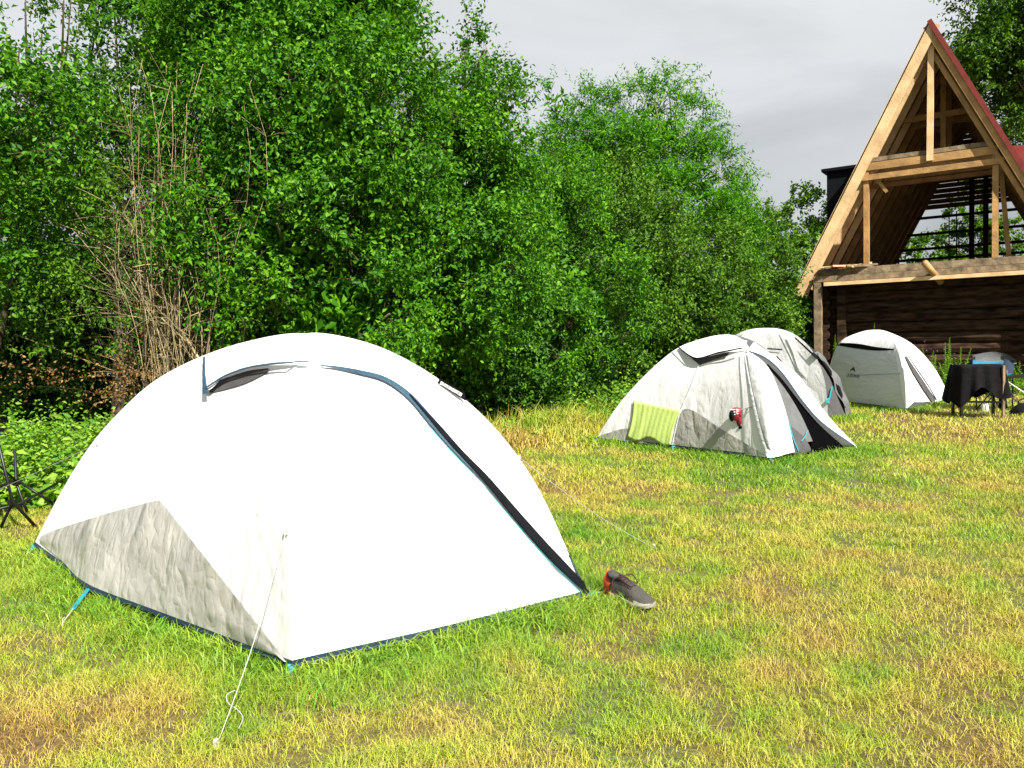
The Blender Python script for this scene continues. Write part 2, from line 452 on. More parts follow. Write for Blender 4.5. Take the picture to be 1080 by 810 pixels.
    def loop(s, px, gx, w=.022):
        """teal webbing loop from hem to a peg in the grass"""
        a = s.hit(*px, .004) if not isinstance(px, Vector) else px
        b = ground(*gx, .015)
        d = (b-a); side = d.cross(Vector((0, 0, 1))).normalized()
        q = a.lerp(b, .62)
        o = MB().beam(a, q, side, w, .004).build('peg_loop', M['teal'], s.root)
        t = MB().tube([q, b], .0035, 6)
        t.tube([b-Vector((0, 0, .03)), b+Vector((0, 0, .02)), b+Vector((.012, 0, .026))], .003, 6)
        t.build('tent_peg', M['alu'], o)
    def guy(s, px, gnd, sagv=.02, rad=.0016, tail=None):
        a = s.hit(*px, .006); b = gnd if isinstance(gnd, Vector) else ground(*gnd, .01); P = []
        for i in range(13):
            t = i/12; p = a.lerp(b, t); p.z -= sagv*math.sin(math.pi*t); P.append(p)
        mb = MB().tube(P, rad, 6)
        mb.box(b, Vector((1, 0, 0)), Vector((0, 1, 0)), Vector((0, 0, 1)), .014, .014, .05)
        if tail:
            mb.tube(smooth_line([ground(*q, zz) for q, zz in tail], 24), rad, 6)
        go = mb.build('guy_line', M['cord'], s.root)
        MB().box(a, Vector((1, 0, 0)), Vector((0, 1, 0)), Vector((0, 0, 1)), .014, .012, .02).build('guy_toggle', M['cord'], go)

# --- near tent
T1 = Tent('largest closed white dome tent in the foreground, with slate blue zip flap',
          (308, 702), (620, 627), (36, 574),
          [(62, 524), (96, 469), (130, 430), (165, 400), (215, 375), (270, 358), (335, 352), (390, 362), (440, 385), (480, 412), (515, 443), (547, 482), (575, 530), (600, 585)], B=(94, 622))
g1 = T1.patch('lower_panel', [(44, 573), (66, 591), (94, 616), (170, 645), (240, 671), (302, 695)],
              [(44, 566), (62, 558), (120, 540), (170, 527), (232, 606), (304, 698)], M['grey'], 60, 16,
              off=lambda a, b: .007+.010*math.sin(b*math.pi)*vnoise(a*22, b*2.5), lin=True)
T1.patch('vent_mesh', [(222, 415), (240, 411), (262, 404), (284, 393)], [(222, 405), (240, 399), (262, 392), (284, 389)], M['mesh'], off=.006)
hood = T1.patch('vent_hood', [(219, 378), (223, 414), (245, 399), (270, 391.5), (300, 388), (330, 388)],
         [(221, 374), (232, 371), (250, 366), (272, 361), (300, 356), (332, 354)], M['white'], 40, 8,
         off=lambda a, b: .004+.03*(1-b)*math.sin(math.pi*min(1, a*1.05)))
T1.ribbon('hood_binding', [(219, 381), (220, 398), (222, 419)], [2.5, 3, 6], M['steel'], off=.03, parent=hood)
T1.ribbon('hood_binding', [(223, 413), (245, 400), (270, 392), (300, 388.5), (323, 388)], [2, 2, 2, 2.5, 1.2], M['steel'], off=.036, parent=hood)
zp = [(337, 388), (355, 390), (380, 395), (405, 402), (430, 419), (455, 447), (480, 475), (510, 506), (545, 547), (580, 586), (619, 625)]
fl = T1.ribbon('zip_flap', zp, [1.5, 4, 5, 6.5, 8, 7, 6, 8, 9, 10, 8], M['steel'], off=.014, n=60)
T1.ribbon('inner_flap', zp[4:], [1, 4, 5, 7, 8.5, 9, 6], M['dark'], off=.022, n=50, parent=fl)
T1.ribbon('zip', [(x-5, y+3) for x, y in zp[5:]], .9, M['teal'], off=.012, n=50, parent=fl)
T1.ribbon('side_binding', [(598, 578), (606, 600), (620, 624)], [1, 2, 3], M['navy'], off=.006, n=14)
T1.loop((94, 621), (66, 657)); T1.loop((307, 700), (309, 716)); T1.loop(T1.C, (29, 587)); T1.loop(T1.D, (636, 624))
T1.guy((303, 561), (228, 788), .035, tail=[((248, 728), .07), ((239, 733), .06), ((241, 742), .05), ((250, 748), .045), ((256, 757), .04), ((252, 768), .04)])
T1.guy((547, 483), (690, 578), .03)
T1.guy((104, 468), at(-60, 513, 6.0)-Vector((0, 0, .2)), .01)
# brand tag standing off the far slope
lb = MB(); ncd = Vector(((T1.D-T1.C).y, -(T1.D-T1.C).x, 0)).normalized(); pcd = T1.C+ncd*.04
a, b, c, d = [plane(x, y, pcd, ncd) for x, y in ((464, 399), (490, 414), (491, 423), (461, 404))]
nn = (b-a).cross(d-a).normalized()
lb.grid([[a, b], [d, c]]); lb.grid([[a+nn*.004, b+nn*.004], [d+nn*.004, c+nn*.004]])
lbo = lb.build('label_patch', M['dark'], T1.root)

def text_mesh(name, txt, origin, right, upv, size, mat, parent, flip=False):
    cu = bpy.data.curves.new('t', 'FONT'); cu.body = txt; cu.size = 1; cu.align_x = 'CENTER'; cu.align_y = 'CENTER'; cu.resolution_u = 3
    o = bpy.data.objects.new('t', cu); COL.objects.link(o); bpy.context.view_layer.update()
    me = o.to_mesh(); base = wloc(parent); v = [tuple(Vector(origin)+right*(p.co.x*size)+upv*(p.co.y*size)) for p in me.vertices]
    f = [tuple(p.vertices) for p in me.polygons]; o.to_mesh_clear(); bpy.data.objects.remove(o)
    return MB().add(v, f).build(name, mat, parent)
rr = (b-a).normalized(); uu = rr.cross(nn).normalized()
if uu.z < 0: uu = -uu
ncam = nn if nn.dot(cp-a) > 0 else -nn
inner = MB(); ctrl = (a+b+c+d)/4 + ncam*.008
inner.box(ctrl, rr, uu, ncam, (b-a).length*.86, (d-a).length*.55, .002).build('label_print', M['paper'], lbo)
text_mesh('lettering', 'QUECHUA', ctrl+ncam*.003, rr, uu, .022, M['ink'], lbo)

# --- second tent (middle, door open)
T2 = Tent('open white dome tent in mid lawn with pointed flap and a lime towel on it',
          (812, 483), (904, 472), (630, 462),
          [(638.5, 447), (662, 415), (689, 387), (715, 367), (739, 358), (769, 353), (795, 360), (819, 378), (843, 396), (855, 414), (875, 441)],
          skip=('AD',), mat=M['white'], B=(710, 471))
T2.patch('lower_panel', [(711, 470), (740, 476), (775, 478), (810, 483)], [(713, 455), (724, 431), (765, 455), (811, 482)], M['grey'], 40, 8)
T2.patch('lower_panel', [(631, 461), (655, 467), (680, 469), (706, 471)], [(634, 459), (662, 452), (684, 462), (706, 466)], M['grey'], 30, 5)
T2.patch('door_strip', [(788, 370), (808, 379), (825, 395), (846, 424), (867, 447), (902, 472)],
         [(795, 361), (819, 378), (843, 396), (855, 414), (875, 441), (904, 472)], M['white'], 40, 5, off=.004)
T2.patch('door_panel', [(789, 372), (793, 400), (799, 430), (806, 458), (815, 482)],
         [(789, 370), (808, 388), (819, 412), (828, 440), (836, 477)], M['white2'], 36, 8, off=lambda a, b: .02+.012*math.sin(b*7)*a)
T2.patch('door_skirt', [(829, 446), (834, 465), (838, 482), (858, 487)], [(833, 450), (845, 460), (852, 470), (859, 484)], M['mesh'], 24, 5, off=.02)
T2.patch('inner_door', [(803, 382), (817, 403), (827, 430), (836, 468)], [(808, 384), (829, 410), (846, 438), (858, 465)], M['chairgrey'], 24, 5, off=-.01)
T2.patch('door_shade_sheet', [(809, 385), (828, 409), (845, 436), (855, 458), (860, 478)], [(812, 382), (827, 398), (847, 424), (867, 447), (896, 473)], M['inner_shade'], 30, 6, off=-.03)  # black sheet across the doorway, painting the shade inside the tent
T2.ribbon('zip_binding', [(788, 370), (808, 379), (825, 395), (846, 424), (867, 447), (902, 472)], 1.6, M['navy'], off=.01)
T2.ribbon('zip', [(830, 447), (834, 462), (840, 476)], 1.2, M['teal'], off=.03, n=16)
T2.ribbon('zip', [(850, 455), (846, 462), (843, 466)], 1.2, M['teal'], off=.03, n=10)
T2.ribbon('pole_sleeve', [(787, 371), (792, 400), (798, 430), (805, 460), (813, 482)], [1, 2, 3, 4, 3], M['logo_panel'], off=.036)
T2.patch('vent_mesh', [(724, 373), (738, 385), (741, 384), (765, 378)], [(722, 369), (736, 376), (748, 376), (770, 371)], M['mesh'], 24, 3, off=.004)
T2.patch('vent_hood', [(716, 367.5), (737, 380), (760, 374), (786, 370)], [(721, 365), (741, 359), (765, 355), (788, 360)], M['white'], 30, 6, off=lambda a, b: .006+.05*(1-b)*math.sin(math.pi*min(1, a+.1)))
T2.ribbon('hood_binding', [(716, 367.5), (737, 380), (760, 374.5), (786, 370)], 1.3, M['dark'], off=.055, n=30)
T2.ribbon('seam', [(737, 386), (728, 410), (717, 436), (710, 466)], [1.2, 1.4, 1, 1.2], M['logo_panel'], off=.006)
T2.loop((710, 470), (709, 477)); T2.loop(T2.C, (625, 467)); T2.loop(T2.A, (815, 488)); T2.loop(T2.D, (909, 475))
T2.guy((797, 428), T2.hit(781, 434, .06), 0, .004)

# lime towel hung on the tent slope
P = []
for i in range(41):
    u = i/40; row = []
    for j in range(17):
        v = j/16; x = (669+(718-669)*u)*(1-v) + (662+(708-662)*u)*v + 4*math.sin(v*3)*(.5-u)
        y = (423+10*u)*(1-v) + (461+7*u+3*math.sin(u*9))*v
        o = .012+.006*math.sin(u*19+v*3+2*math.sin(u*5))*(.25+.75*v)+.002*math.sin(u*57)
        row.append(T2.hit(x, y, o))
    P.append(row)
tw = MB().grid(P); md = tw.build('towel', M['lime'], None, True, loc=P[20][16]); tag(md, 'lime green towel spread on the slope of the middle tent', 'towel')
s_ = md.modifiers.new('s', 'SOLIDIFY'); s_.thickness = .006; s_.offset = 1

# red gloves hanging on the guy point
gp = T2.hit(779, 432, .035)
gl = thing('gloves', T2.hit(779, 450, .05), 'small bundle of red, black and white gloves hanging on the middle tent', 'gloves')
Rx = Vector((1, -.1, 0)).normalized(); Uz = Vector((0, 0, 1)); Fy = Vector((-.1, -1, 0)).normalized()
def lobe(c, sx, sz, mat, nm, sq=.5):
    P = []
    for i in range(9):
        t = i/8; w = math.sin(math.pi*min(.97, max(.03, t)))**sq; row = []
        for j in range(12):
            a = 2*math.pi*j/12; k = 1+.15*math.sin(3*a+t*5)
            row.append(c+Uz*sz*(.5-t)+Rx*sx*.5*w*k*math.cos(a)+Fy*.03*w*k*math.sin(a))
        P.append(row)
    return MB().grid(P, close=True).build(nm, mat, gl, True)
gv = lobe(gp+Rx*.0+Uz*-.05, .15, .14, M['red'], 'glove'); lobe(gp+Rx*.045-Uz*.12, .09, .16, M['red'], 'glove')
lobe(gp-Rx*.05-Uz*.06+Fy*.02, .06, .13, M['black'], 'cuff'); lobe(gp+Rx*.05-Uz*.19+Fy*.01, .07, .06, M['black'], 'cuff')
for k in range(3):
    MB().beam(gp-Rx*(.07-.012*k)-Uz*(.0+.028*k)+Fy*.034, gp+Rx*(.02)-Uz*(.0+.02*k)+Fy*.034, Uz, .009, .004).build('stripe', M['paper'], gv)
MB().tube([T2.hit(797, 428, .03), gp+Rx*.07+Uz*.0, gp-Uz*.02], .004, 6).build('cord', M['cord'], gl)

# --- third tent, behind
T3 = Tent('white dome tent partly behind the middle tent, its dark mesh door open and flap rolled',
          (873, 441), (897, 437), (735, 433),
          [(752, 400), (772, 368), (786, 352), (807, 346), (837, 353), (862, 372), (876, 388), (887, 406)], skip=('AD',), mat=M['white2'])
T3.patch('door_mesh', [(838, 357), (847, 392), (858, 420), (873, 440)], [(862, 373), (875, 389), (886, 407), (896, 436)], M['mesh'], 30, 6, off=-.01)
T3.patch('door_flap', [(858, 373), (872, 392), (880, 410), (892, 437)], [(863, 372), (878, 388), (889, 406), (898, 436)], M['chairgrey'], 30, 4, off=lambda a, b: .02+.03*math.sin(b*3)+.02*math.sin(a*17))
T3.patch('pole_sleeve', [(830, 357), (837, 372), (843, 390), (848, 396)], [(834, 356), (842, 371), (848, 388), (852, 398)], M['white'], 20, 3, off=.02)
T3.patch('door_panel', [(822, 352), (832, 372), (842, 392), (850, 398)], [(832, 353), (840, 371), (847, 390), (853, 400)], M['white2'], 20, 3, off=.008)
T3.ribbon('zip', [(872, 425), (874, 415), (876, 408)], 1.6, M['teal'], off=.03, n=10)
T3.ribbon('hood_binding', [(810, 368), (818, 368.5), (826, 369)], 1.4, M['dark'], off=.02, n=10)
T3.ribbon('hood_binding', [(820, 376), (826, 383), (830, 386)], 1.2, M['dark'], off=.02, n=10)
T3.ribbon('door_binding', [(840, 357), (850, 366), (866, 382), (880, 404), (890, 430)], [1.5, 2, 2.5, 3, 2], M['dark'], off=.035)

# --- fourth tent, right, with logo
T4 = Tent('closed white dome tent by the log house, pale grey side with black mountain logo',
          (955.5, 432), (1002, 421), (872, 421),
          [(869, 372) if 0 else (874, 395), (878, 376), (886, 361), (902, 352), (924, 348), (944, 353), (964, 364), (982, 383), (995, 405)], pull=.1)
T4.patch('side_panel', [(874, 412), (895, 421), (925, 427), (954, 431.5)], [(879, 372), (884, 363), (925, 367), (944, 369)], M['logo_panel'], 40, 14, off=.006)
T4.patch('painted_hood_shadow', [(884, 364.5), (905, 368), (925, 370), (943, 369.5)], [(884, 362), (905, 363), (925, 366), (943, 368)], M['dark'], 24, 3, off=.012)  # dark strip paints the shadow band below the vent hood
T4.patch('vent_hood', [(882, 362.5), (905, 363.5), (925, 367), (944, 369)], [(888, 358), (904, 353), (924, 350), (943, 355)], M['white'], 30, 6, off=lambda a, b: .01+.03*(1-b))
T4.ribbon('zip_flap', [(954, 376), (962, 390), (973, 407), (984, 423)], [1.5, 4, 5, 5], M['mesh'], off=.02)
T4.ribbon('zip_binding', [(956, 376), (966, 391), (977, 407), (986, 422)], [1, 1.4, 1.4, 1.2], M['navy'], off=.03)
T4.patch('lower_panel', [(956, 431), (968, 428), (983, 424)], [(963, 424), (972, 424), (983, 423)], M['mesh'], 16, 3, off=.012)
T4.ribbon('seam', [(945, 365), (953, 388), (957, 408), (956, 430)], 1.2, M['logo_panel'], off=.01)
T4.loop(T4.A, (957, 436)); T4.loop(T4.D, (1005, 424))
T4.guy((949, 394), T4.hit(900, 396, .02), 0, .004)
c0 = T4.hit(900, 396, .03); e1 = T4.hit(910, 397.3, .03); e2 = T4.hit(900, 390, .03)
rr = (e1-c0).normalized(); nn = rr.cross(e2-c0).normalized(); nn = nn if nn.dot(cp-c0) > 0 else -nn; uu = nn.cross(rr)
text_mesh('lettering', 'QUECHUA', T4.hit(900, 396.3, .014), rr, uu, .095, M['ink'], T4.root)
lg = T4.hit(900, 389.5, .014); L = MB()
def tri(pts): L.add([lg+rr*x*.9+uu*y*.9 for x, y in pts], [tuple(range(len(pts)))])
tri([(-.11, -.04), (-.04, .02), (-.02, .0), (-.07, -.04)]); tri([(-.03, .01), (.01, .06), (.03, .03), (-.005, -.02)])
tri([(.0, -.01), (.05, .03), (.12, -.04), (.07, -.035), (.045, -.005), (.02, -.03)])
L.build('logo', M['ink'], T4.root)

# ------------------------------------------------------------------ shoe
hp = ground(643, 630, 0); tp2 = ground(690, 650, 0)
ax = (tp2-hp); ax.z = 0; SL = .315; ax.normalize(); sd = Vector((-ax.y, ax.x, 0)); UP = Vector((0, 0, 1))
shoe = thing('running_shoe', hp+ax*SL/2, 'single grey running shoe with orange heel and dark laces by the large tent', 'shoe')
hp = hp+UP*.018
secs = [(.0, .030, .030, .10), (.05, .034, .034, .115), (.15, .038, .036, .100), (.28, .040, .036, .082), (.40, .041, .037, .088),
        (.52, .045, .042, .084), (.64, .050, .045, .070), (.76, .052, .045, .055), (.87, .047, .040, .046), (.95, .035, .030, .038), (1.0, .012, .010, .028)]
def sweep(z0, ztop, wid, n=14, rng=secs, s0=0, s1=1, grow=0):
    P = []
    for s, w1, w2, h in rng:
        if s < s0-1e-6 or s > s1+1e-6: continue
        c = hp+ax*SL*s+sd*(.008*math.sin(s*3)); row = []
        for j in range(n+1):
            a = math.pi*j/n; zz = ztop(s, h); ww = (wid(s, w1)+grow)
            x = math.cos(a); row.append(c+sd*ww*(abs(x)**.8*(1 if x > 0 else -1))+UP*(z0+(zz-z0)*math.sin(a)**.75))
        P.append(row)
    return P
sole = MB(); P = []
for s, w1, w2, h in secs:
    c = hp+ax*SL*s+sd*(.008*math.sin(s*3)); rise = .018*max(0, s-.75)/.25+.01*max(0, .1-s)/.1
    w = w1*1.06; P.append([c+sd*w+UP*rise, c+sd*w*1.05+UP*(rise+.012), c+sd*w+UP*(rise*.5+.026), c-sd*w+UP*(rise*.5+.026), c-sd*w*1.05+UP*(rise+.012), c-sd*w+UP*rise])
sole.grid(P, close=True); k = len(P)
sole.add(P[0], [(0, 1, 2, 3, 4, 5)]); sole.add(P[-1], [(5, 4, 3, 2, 1, 0)])
sole.build('sole', M['toe'], shoe, True)
MB().grid(sweep(.02, lambda s, h: h+.01, lambda s, w: w)).build('upper', M['shoe_grey'], shoe, True)
hc = MB().grid(sweep(.012, lambda s, h: .122-.22*s, lambda s, w: w, s1=.20, grow=.0075)); hc.grid(sweep(.004, lambda s, h: .060-.07*s, lambda s, w: w, s1=.54, grow=.0045)); hc.build('heel_counter', M['orange'], shoe, True)
P = [[p + (sd*0) for p in r] for r in sweep(.016, lambda s, h: h*.7+.018, lambda s, w: w, s0=.74, grow=.003)]
MB().grid(P).build('toe_cap', M['toe'], shoe, True)
# collar opening
co = MB(); ring = []
for j in range(20):
    a = 2*math.pi*j/20; ring.append(hp+ax*SL*(.17+.14*math.cos(a))+sd*.027*math.sin(a)+UP*(.100+.012*abs(math.cos(a))*(1 if math.cos(a) < 0 else .3)))
co.tube(ring+[ring[0]], .009, 7); 
MB().add([p-UP*.002 for p in ring], [tuple(range(20))]).build('opening_shade', M['inner_shade'], shoe)  # black cap at collar height, painted as the shade inside the shoe
co.build('collar', M['shoe_dark'], shoe, True)
MB().grid([[hp+ax*SL*(.30+.3*t)+sd*(.018*u)+UP*(.108-.022*t+.004*math.cos(u*1.5)) for u in (-1, -.5, 0, .5, 1)] for t in np.linspace(0, 1, 6)]).build('tongue', M['shoe_dark'], shoe, True)
lc = MB()
for q in range(5):
    s = .33+.06*q; zt = .108-.024*q/4*1.1
    lc.tube([hp+ax*SL*s-sd*.026+UP*(zt-.006), hp+ax*SL*(s+.02)+UP*(zt+.006), hp+ax*SL*(s+.04)+sd*.026+UP*(zt-.008)], .003, 6)
    lc.tube([hp+ax*SL*s+sd*.026+UP*(zt-.006), hp+ax*SL*(s+.02)+UP*(zt+.008), hp+ax*SL*(s+.04)-sd*.026+UP*(zt-.008)], .003, 6)
lc.tube(smooth_line([hp+ax*SL*.34+UP*.115, hp+ax*SL*.3-sd*.05+UP*.10, hp+ax*SL*.40-sd*.07+UP*.05, hp+ax*SL*.5-sd*.055+UP*.03], 20), .0028, 6)
lc.tube(smooth_line([hp+ax*SL*.34+UP*.115, hp+ax*SL*.36+sd*.05+UP*.115, hp+ax*SL*.46+sd*.06+UP*.08, hp+ax*SL*.42+sd*.03+UP*.09], 20), .0028, 6)
lc.build('laces', M['lace'], shoe, True)

# ------------------------------------------------------------------ left folding chair frame
Dc = 5.9
ch = thing('camp_chair', ground(10, 556), 'black folding camp chair legs behind the left end of the large tent', 'chair')
def bar(nm, pts, rad=.011, mat='blackmetal'):
    Q = [at(x, y, d) for x, y, d in pts]
    for p in Q: p.z = max(p.z, .012)
    return MB().tube(Q, rad, 8).build(nm, M[mat], ch, True)
bar('leg', [(-3, 462, 5.6), (13, 529, 5.65), (38, 561, 5.75)])
bar('leg', [(15.5, 474, 6.3), (17, 509, 6.3), (25, 531, 6.1), (30, 545, 6.2)])
bar('crossbar', [(67, 506, 6.35), (22, 531, 5.85), (-60, 552, 5.6)])
bar('crossbar', [(19, 507, 6.25), (56, 531, 6.3)])
bar('crossbar', [(-60, 527, 6.0), (17, 508, 6.25)], .012)
bar('crossbar', [(-45, 470, 5.9), (0, 492, 6.0), (18, 508, 6.25)], .009)
bar('leg', [(14, 528, 5.7), (1, 558, 5.75)]); bar('leg', [(-70, 475, 5.6), (-66, 562, 5.6)]); bar('leg', [(-52, 470, 6.3), (-50, 540, 6.3)])
for p in ((13, 530, 5.68), (18, 509, 6.26)):
    q = at(*p); MB().box(q, Vector((1, 0, 0)), Vector((0, 1, 0)), UP, .05, .04, .035).build('hinge', M['blackmetal'], ch)
MB().grid([[at(x, y, d) for x, y, d in ((-75, 480, 5.6), (-40, 487, 5.6), (-6, 482, 5.6))], [at(x, y, d) for x, y, d in ((-55, 478, 6.3), (-35, 484, 6.3), (-8, 479, 6.3))]]).build('seat', M['black'], ch)

# ------------------------------------------------------------------ right-hand table group
def G(px, py): p = ground(px, py); p.z = 0; return p
E1, E2 = Vector((1, 0, 0)), Vector((0, 1, 0))
sp = G(1014, 441); t2 = G(1047, 444)
st = thing('camp_stool', (sp+t2)/2, 'dark folding stool with square legs hidden under a black cloth', 'stool')
w_ = .62; x0 = sp.x; y0 = sp.y; top = .80
for (dx, dy) in ((0, 0), (.48, -.25), (.12, .45), (.60, .2)):
    MB().box(Vector((x0+dx, y0+dy, top/2)), E1, E2, UP, .035, .035, top-.01).build('leg', M['oldwood'] if dx in (.48,) else M['blackmetal'], st)
MB().box(Vector((x0+.30, y0+.1, top-.012)), Vector((.97, -.24, 0)), Vector((.24, .97, 0)), UP, .60, .5, .024).build('seat', M['blackmetal'], st)
MB().beam(Vector((x0, y0, .25)), Vector((x0+.48, y0-.25, .25)), UP, .03, .02).build('crossbar', M['blackmetal'], st)
a1 = Vector((.97, -.24, 0)); a2 = Vector((.24, .97, 0)); cc_ = Vector((x0+.30, y0+.1, top+.004))
n = 72; P = []
for lev in range(15):
    row = []
    for j in range(n):
        t = 2*math.pi*j/n; c_, s_ = math.cos(t), math.sin(t)
        sq = 1/max(abs(c_), abs(s_)); sq = min(sq, 1.25)
        if lev < 4: k = lev/3; h = 0; fl_ = 0
        else: k = 1; h = (lev-3)/11; fl_ = h
        drop = h*(.52+.10*math.sin(t*2+1)+.10*math.sin(t*5+.6))*(.95)
        rad = .325*k + fl_*(.055+.03*math.sin(t*13)+.02*math.sin(t*7+2)) + (.008*math.sin(t*13) if k == 1 else 0)
        row.append(cc_+(a1*c_*sq*1.0+a2*s_*sq*.84)*rad-UP*(drop) + UP*.006*(1-k))
    P.append(row)
cl = MB().grid(P, close=True).build('cloth', M['black'], None, True, loc=(cc_.x, cc_.y, top)); tag(cl, 'black cloth draped in folds over the stool by the log house', 'cloth')

# grey and cyan camp chair behind
cb = G(1048, 436); D3 = cb.y+.55
cc2 = thing('camp_chair', Vector((7.75, D3, 0)), 'grey and bright blue fabric camp chair beside the log wall', 'chair')
def A3(px, py, dd=0): return at(px, py, D3+dd)
P = []
for i in range(13):
    u = i/12; x = 1026+46*u; bend = .12*math.sin(math.pi*u)
    yt = 371+3.0*abs(u-.45)**1.5*4 - (0) + (u > .75)*(u-.75)*16; yb = 383+ (u > .6)*(u-.6)*2
    P.append([A3(x, yt, bend-.02), A3(x+.5, yt+.6*(yb-yt), bend+.03), A3(x, yb, bend)])
MB().grid(P).build('backrest', M['chairgrey'], cc2, True)
P = []
for i in range(9):
    u = i/8; x = 1026+34*u; P.append([A3(x, 380+u*2, -.04+.08*math.sin(u*3)), A3(x, 388, -.05+.08*math.sin(u*3)), A3(x, 394, -.04+.08*math.sin(u*3))])
MB().grid(P).build('backrest_panel', M['cyan'], cc2, True)
MB().grid([[A3(1059, 378, -.06), A3(1064, 380, -.1), A3(1070, 386, -.04)], [A3(1057, 394, -.06), A3(1061, 395, -.1), A3(1069, 393, -.04)]]).build('side_panel', M['bluepack'], cc2, True)
MB().grid([[A3(1026, 395, -.1), A3(1062, 396, -.3)], [A3(1028, 394, .3), A3(1070, 394, .3)]]).build('seat', M['cyan'], cc2)
for (a_, b_) in (((1028, 394, -.05), (1058, 440, -.5)), ((1062, 394, -.1), (1030, 438, .1)), ((1068, 393, .1), (1036, 432, .3)), ((1068, 380, .05), (1068, 434, .3)), ((1028, 376, .0), (1030, 436, .0))):
    p1, p2 = A3(*a_), A3(*b_); p2.z = max(0.01, min(p2.z, .02))
    MB().tube([p1, p2], .011, 8).build('leg', M['blackmetal'], cc2, True)

# folding table at right edge
tb0 = at(1059, 408, 12.6); tb0.z = .58
ft = thing('folding_table', Vector((tb0.x+.5, 12.9, 0)), 'small folding table with dark top and pale crossed legs at the right edge', 'table')
MB().box(Vector((tb0.x+.52, 12.95, .57)), E1, E2, UP, 1.05, .65, .03).build('tabletop', M['blackmetal'], ft)
for yy in (12.66, 13.24):
    MB().tube([(tb0.x+.02, yy, .55), (tb0.x+.8, yy, .01)], .011, 8).build('leg', M['alu'], ft, True)
    MB().tube([(tb0.x+1.0, yy, .55), (tb0.x+.15, yy, .01)], .011, 8).build('leg', M['alu'], ft, True)
MB().tube([(tb0.x+.0, 12.64, .60), (tb0.x+.0, 12.64, .01)], .014, 8).build('leg', M['alu'], ft, True)
bx = Vector((tb0.x+.03, 12.72, .585))
bxm = MB().box(bx+UP*.045, E1, E2, UP, .13, .10, .085); bxm.box(bx+UP*.092, E1, E2, UP, .136, .106, .012)
tag(bxm.build('food_box', M['oldwood'], None, loc=bx), 'small tan box on the corner of the folding table', 'box')
# black bag below table
bc = G(1076, 437); P = []
for i in range(7):
    t = i/6; row = []
    for j in range(16):
        a = 2*math.pi*j/16; r_ = (1-.55*t**2)*(1+.1*math.sin(3*a+t*3)); row.append(Vector((bc.x+.08, bc.y, 0))+E1*.24*r_*math.cos(a)+E2*.14*r_*math.sin(a)+UP*.17*t)
    P.append(row)
bg = thing('bag', (bc.x+.08, bc.y, 0), 'black soft bag lying in the grass under the folding table', 'bag')
mb = MB().grid(P, close=True); mb.add(P[-1], [tuple(range(16))]); mb.build('bag_body', M['black'], bg, True)
MB().tube(smooth_line([Vector((bc.x-.04, bc.y, .15)), Vector((bc.x+.0, bc.y, .23)), Vector((bc.x+.16, bc.y, .23)), Vector((bc.x+.2, bc.y, .15))], 16), .009, 6).build('handle', M['black'], bg, True)
pc = G(1039, 434)
cm = MB(); cm.box(pc+UP*.055, E1, E2, UP, .08, .06, .10); cm.add([pc+E1*.04*a+E2*.03*b+UP*.105 for a, b in ((-1, -1), (1, -1), (1, 1), (-1, 1))]+[pc+E1*.038*a+UP*.13 for a in (-1, 1)], [(0, 1, 5, 4), (2, 3, 4, 5), (0, 4, 3), (1, 2, 5)])
tag(cm.build('carton', M['paper'], None, loc=pc), 'small white carton in the grass beneath the black cloth', 'carton')

# ------------------------------------------------------------------ log house
mm = .68; ew = Vector((1, -mm, 0)).normalized(); ed = Vector((mm, 1, 0)).normalized()
Oc = at(980, 272, 18.7); Oc.z = 0
def H(w, d, z): return Oc+ew*w+ed*d+UP*z
def onplane(px, py, d=0.0):
    p = plane(px, py, H(0, d, 0), ed); q = p-Oc; return q.dot(ew), q.z
_, ZA = onplane(979, 26); wl, zl = onplane(838, 310); HW = -wl
slope = (ZA-zl)/HW
zb = onplane(980, 276)[1]                # top of the lower beam
print('house apex', ZA, 'eave', wl, zl, 'beam z', zb)
house = thing('log_house', H(0, 4, 0), 'old log house with unfinished steep timber gable and red roof edge', 'house')
LEN = 10.0
# log walls
def logs(a, b, z0, z1, nm, rad=.15, seed=1):
    rs = random.Random(seed); mb = MB(); z = z0+rad
    while z < z1:
        r0 = rad*rs.uniform(.92, 1.08); k = 9; pts = []
        d = (b-a); side = Vector((-d.y, d.x, 0)).normalized()
        for i in range(k):
            pts.append(a.lerp(b, i/(k-1))+UP*(z+rs.uniform(-.012, .012))+side*rs.uniform(-.02, .02))
        mb.tube(pts, [r0*rs.uniform(.94, 1.05) for _ in pts], 10)
        z += rad*1.78
    return mb.build(nm, M['log'], house)
setb = .7; WW = HW*.80; WR = HW*1.0
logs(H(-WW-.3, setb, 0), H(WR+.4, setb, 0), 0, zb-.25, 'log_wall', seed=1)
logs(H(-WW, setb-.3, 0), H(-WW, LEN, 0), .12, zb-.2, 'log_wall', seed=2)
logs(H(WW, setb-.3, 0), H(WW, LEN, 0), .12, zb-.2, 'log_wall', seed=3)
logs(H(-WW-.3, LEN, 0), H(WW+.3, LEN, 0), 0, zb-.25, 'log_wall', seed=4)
MB().box(H(0, setb+LEN/2-.5, zb-.24), ew, ed, UP, 2*WW, LEN-setb, .06).build('attic_floor', M['deck'], house)
MB().box(H(0, setb+.35, (zb-.3)/2), ew, ed, UP, 2*WW-.2, .1, zb-.35).build('wall_lining', M['soil'], house)
